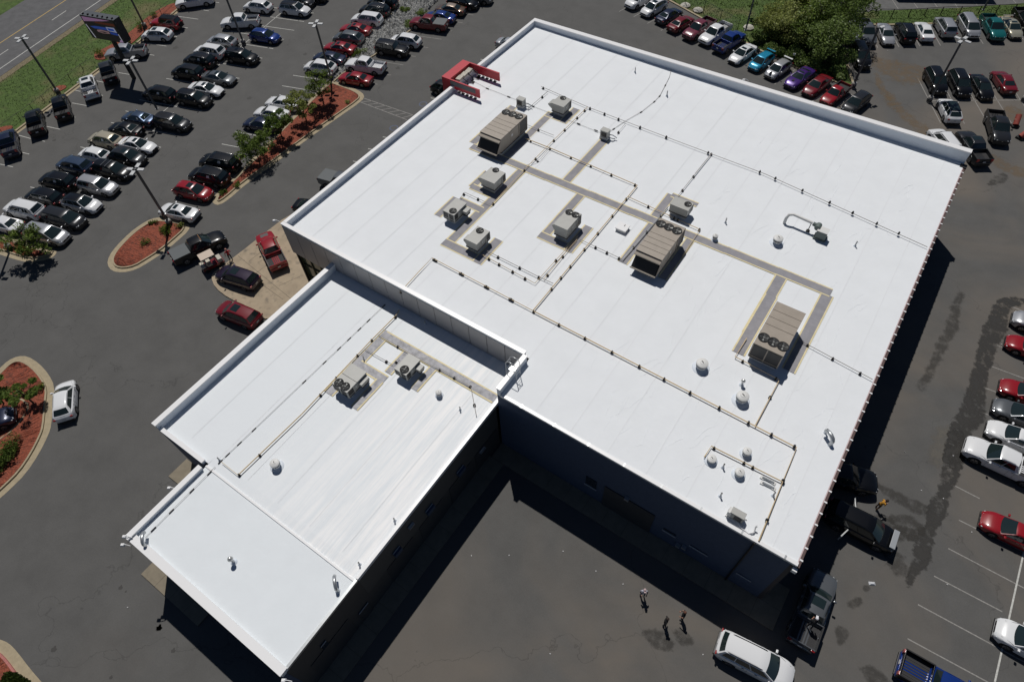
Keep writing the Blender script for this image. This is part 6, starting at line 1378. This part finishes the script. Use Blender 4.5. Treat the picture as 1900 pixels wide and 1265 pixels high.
# ================================================================== TREES AND PLANTS
def leafmesh(centres, n, size, mt, name, spread):
    mb = MB(); random.seed(len(centres)*13+n)
    for _ in range(n):
        c, r = random.choice(centres)
        while True:
            d = Vector((random.uniform(-1,1), random.uniform(-1,1), random.uniform(-1,1)))
            if .25 < d.length < 1: break
        p = Vector(c)+Vector((d.x*r[0], d.y*r[1], d.z*r[2])); s = size*random.uniform(.5, 1.3)
        u = Vector((random.uniform(-1,1), random.uniform(-1,1), random.uniform(-.5,.5))).normalized(); w = u.orthogonal().normalized()
        w = (w+Vector((0,0,random.uniform(-.4,.4)))).normalized()
        mb.add([p-u*s, p+w*s*.42, p+u*s, p-w*s*.42], [(0,1,2,3)])
    return mb.mesh(name, [mt])
def tree(c, x, y, h, rad, label, n=2600, leafm=None, size=.17, clumps=12, group=None, name='small_tree', cat='tree', flat=.55, seed=1, lean=(0,0), trunk=.09, crown0=.35):
    p = G(c, x, y, 0); root = thing(name, label, cat, (p.x, p.y, .1), random.random()*6, group); random.seed(seed*77+5); cs = []; tb = MB()
    tb.tube([(0,0,-.15), (lean[0]*.2, lean[1]*.2, h*.25), (lean[0]*.6, lean[1]*.6, h*.6), (lean[0], lean[1], h*.85)], [trunk, trunk*.8, trunk*.55, trunk*.2], 8)
    lb = MB()
    for k in range(clumps):
        a = k*2.4+random.uniform(-.4,.4); rr = rad*math.sqrt((k+.6)/clumps)*random.uniform(.7, 1.05); z = h*(crown0+(.95-crown0)*random.uniform(0, 1))*(1-.25*(rr/rad)**2)
        q = (lean[0]*.7+rr*math.cos(a), lean[1]*.7+rr*math.sin(a), z); s = rad*(random.uniform(.16, .36) if name == 'small_tree' else random.uniform(.25, .55)); cs.append((q, (s, s, s*flat)))
        z0 = max(h*.2, z-rr*.9); lb.tube([(lean[0]*z0/h, lean[1]*z0/h, z0), (q[0]*.5, q[1]*.5, (z0+z)/2+.08), q], [trunk*.45, trunk*.3, trunk*.1], 5)
    part('trunk', tb, bark_m, root, smooth=60); part('limbs', lb, bark_m, root, smooth=60)
    o = link('crown', leafmesh(cs, n, size, leafm or leaf_a, 'crown', .5), root); return root
ISG = 'small trees along the long mulch bed'
tree('B', 637, 762, 4.6, 2.1, 'small tree nearest the top end of the long mulch bed', 3000, leaf_a, .16, 26, ISG, seed=1); tree('B', 510, 890, 4.5, 1.9, 'second small tree of the long mulch bed, light green crown', 2700, leaf_c, .15, 26, ISG, seed=2)
tree('B', 338, 1030, 4.3, 1.8, 'third small tree of the long mulch bed, dense crown over two cars', 3000, leaf_b, .16, 26, ISG, seed=3); tree('B', 168, 1190, 4.5, 2.3, 'nearest and widest small tree of the long mulch bed', 3400, leaf_a, .16, 30, ISG, seed=4)
tree('L5', 447, 695, 4.2, 2.2, 'small tree leaning over the mulch bed at the left edge', 3200, leaf_a, .16, 28, seed=5, lean=(-.6,.3)); tree('M', 212, 428, 3.2, 1.5, 'small tree in the large curved bed beside the white hatchback', 1900, leaf_a, .14, 11, seed=6)
tree('M', 30, 430, 3.4, 1.9, 'small tree at the left edge of the large curved bed', 2000, leaf_b, .15, 11, seed=7)
def shrub(c, x, y, r, h, label, n=350, m_=None, seed=1, group=None, size=.1):
    p = G(c, x, y, .1); root = thing('shrub', label, 'shrub', (p.x, p.y, .1), 0, group); random.seed(seed); cs = [((random.uniform(-.6,.6)*r, random.uniform(-.6,.6)*r, h*random.uniform(.3,.7)), (r*.5, r*.5, h*.4)) for _ in range(6)]
    st = MB()
    for cc, _ in cs: st.cyl((0,0,0), cc, .02, .008, 4)
    part('stems', st, bark_m, root); link('foliage', leafmesh(cs, n, size, m_ or leaf_a, 'foliage', .5), root)
shrub('C', 1215, 760, 1.0, .6, 'spreading green shrub in the middle of the teardrop bed', 700, leaf_a, 3); shrub('C', 1130, 690, .5, .5, 'sparse shrub near the top of the teardrop bed', 200, leaf_a, 4); shrub('C', 1070, 835, .7, .5, 'small twiggy shrub in the teardrop bed', 260, leaf_b, 5); shrub('C', 1325, 710, .5, .5, 'shrub at the lamp end tip of the teardrop bed', 240, leaf_c, 6)
shrub('C', 1645, 470, .6, .4, 'low plants at the near tip of the long mulch bed', 350, leaf_a, 7); shrub('C', 1745, 410, .5, .4, 'low plant in the lower part of the long mulch bed', 220, leaf_a, 8); shrub('B', 815, 750, .5, .4, 'tiny shrub near the crossing end of the long mulch bed', 160, leaf_c, 9)
shrub('M', 90, 700, 1.3, .9, 'bushy shrub in the lower part of the large curved bed', 900, leaf_b, 10, size=.13); shrub('M', 30, 800, 1.1, .8, 'dark shrub near the lower end of the large curved bed', 700, leaf_b, 11, size=.13); shrub('M', 260, 330, .5, .5, 'small shrub near the kerb of the large curved bed', 250, leaf_a, 12)
shrub('L5', 270, 610, .5, .5, 'small green shrub in the left edge mulch bed', 200, leaf_a, 13); shrub('A', 740, 400, .9, .8, 'green bush in the mulch under the sign', 450, leaf_a, 14); shrub('A', 1030, 205, .9, .9, 'green bush near the lamp post in the red mulch', 450, leaf_b, 15); shrub('A', 950, 310, .6, .5, 'small bush beneath the sign edge', 220, leaf_a, 16); shrub('A', 1130, 120, .8, .6, 'low bush at the far end of the sign mulch', 300, leaf_a, 17)
for i, (x, y, r) in enumerate(((1230,80,.8),(1360,100,1.0),(1250,185,1.1),(900,390,1.0),(850,410,.6))): shrub('B', x, y, r, .5, ['weed patch at the far end of the stone bed','grassy weeds along the middle of the stone bed','large weed clump where the stone bed narrows','weeds by the corner of the navy sedan','small weed tuft at the near end of the stones'][i], 500, leaf_a, 20+i, size=.12)
# big trees and thicket at the top right
BG = 'trees of the thicket behind the back row'
tree('Q', 1040, 470, 8.8, 3.7, 'largest tree of the thicket, reaching over the far right row', 7500, leaf_b, .19, 30, BG, 'tree', seed=31, trunk=.22, crown0=.3, flat=.6); tree('Q', 760, 560, 6.5, 3.3, 'dense dark tree in the middle of the thicket', 8000, leaf_a, .18, 26, BG, 'tree', seed=32, trunk=.17, crown0=.15, flat=.7)
tree('Q', 480, 500, 5.6, 3.0, 'leafy tree to the left in the thicket', 7500, leaf_c, .17, 26, BG, 'tree', seed=33, trunk=.15, crown0=.12, flat=.7); tree('Q', 280, 430, 4.4, 2.3, 'smaller pale tree at the left end of the thicket', 5200, leaf_c, .16, 16, BG, 'tree', seed=34, trunk=.1, crown0=.1, flat=.7)
tree('Q', 950, 740, 5.4, 2.9, 'shaded tree near the corner lamp post', 7000, leaf_b, .19, 18, BG, 'tree', seed=35, trunk=.14, crown0=.12, flat=.7); tree('Q', 620, 330, 6.5, 2.8, 'tree behind the middle of the thicket', 7500, leaf_c, .18, 18, BG, 'tree', seed=36, trunk=.13, crown0=.15, flat=.7)
tree('Q', 1150, 160, 7.2, 2.8, 'open crowned tree by the far fence', 3200, leaf_a, .18, 16, BG, 'tree', seed=37, trunk=.15, crown0=.35)
tree('Q', 60, 200, 5.0, .8, 'thin upright tree beside the fence lamp post', 500, leaf_b, .13, 8, BG, 'tree', seed=38, trunk=.08, crown0=.2)
for i, (x, y, r, h) in enumerate(((350,620,1.5,1.3),(560,700,1.6,1.5),(760,760,1.7,1.6),(200,480,1.4,1.4),(1080,900,1.2,.9))): shrub('Q', x, y, r, h, ['low bush at the front left of the thicket','bush behind the silver hot hatch','bush behind the purple coupe','bush at the left fence end of the thicket','shaded bush beside the corner lamp'][i], 1500, leaf_b, 50+i, 'bushes under the thicket', .16)
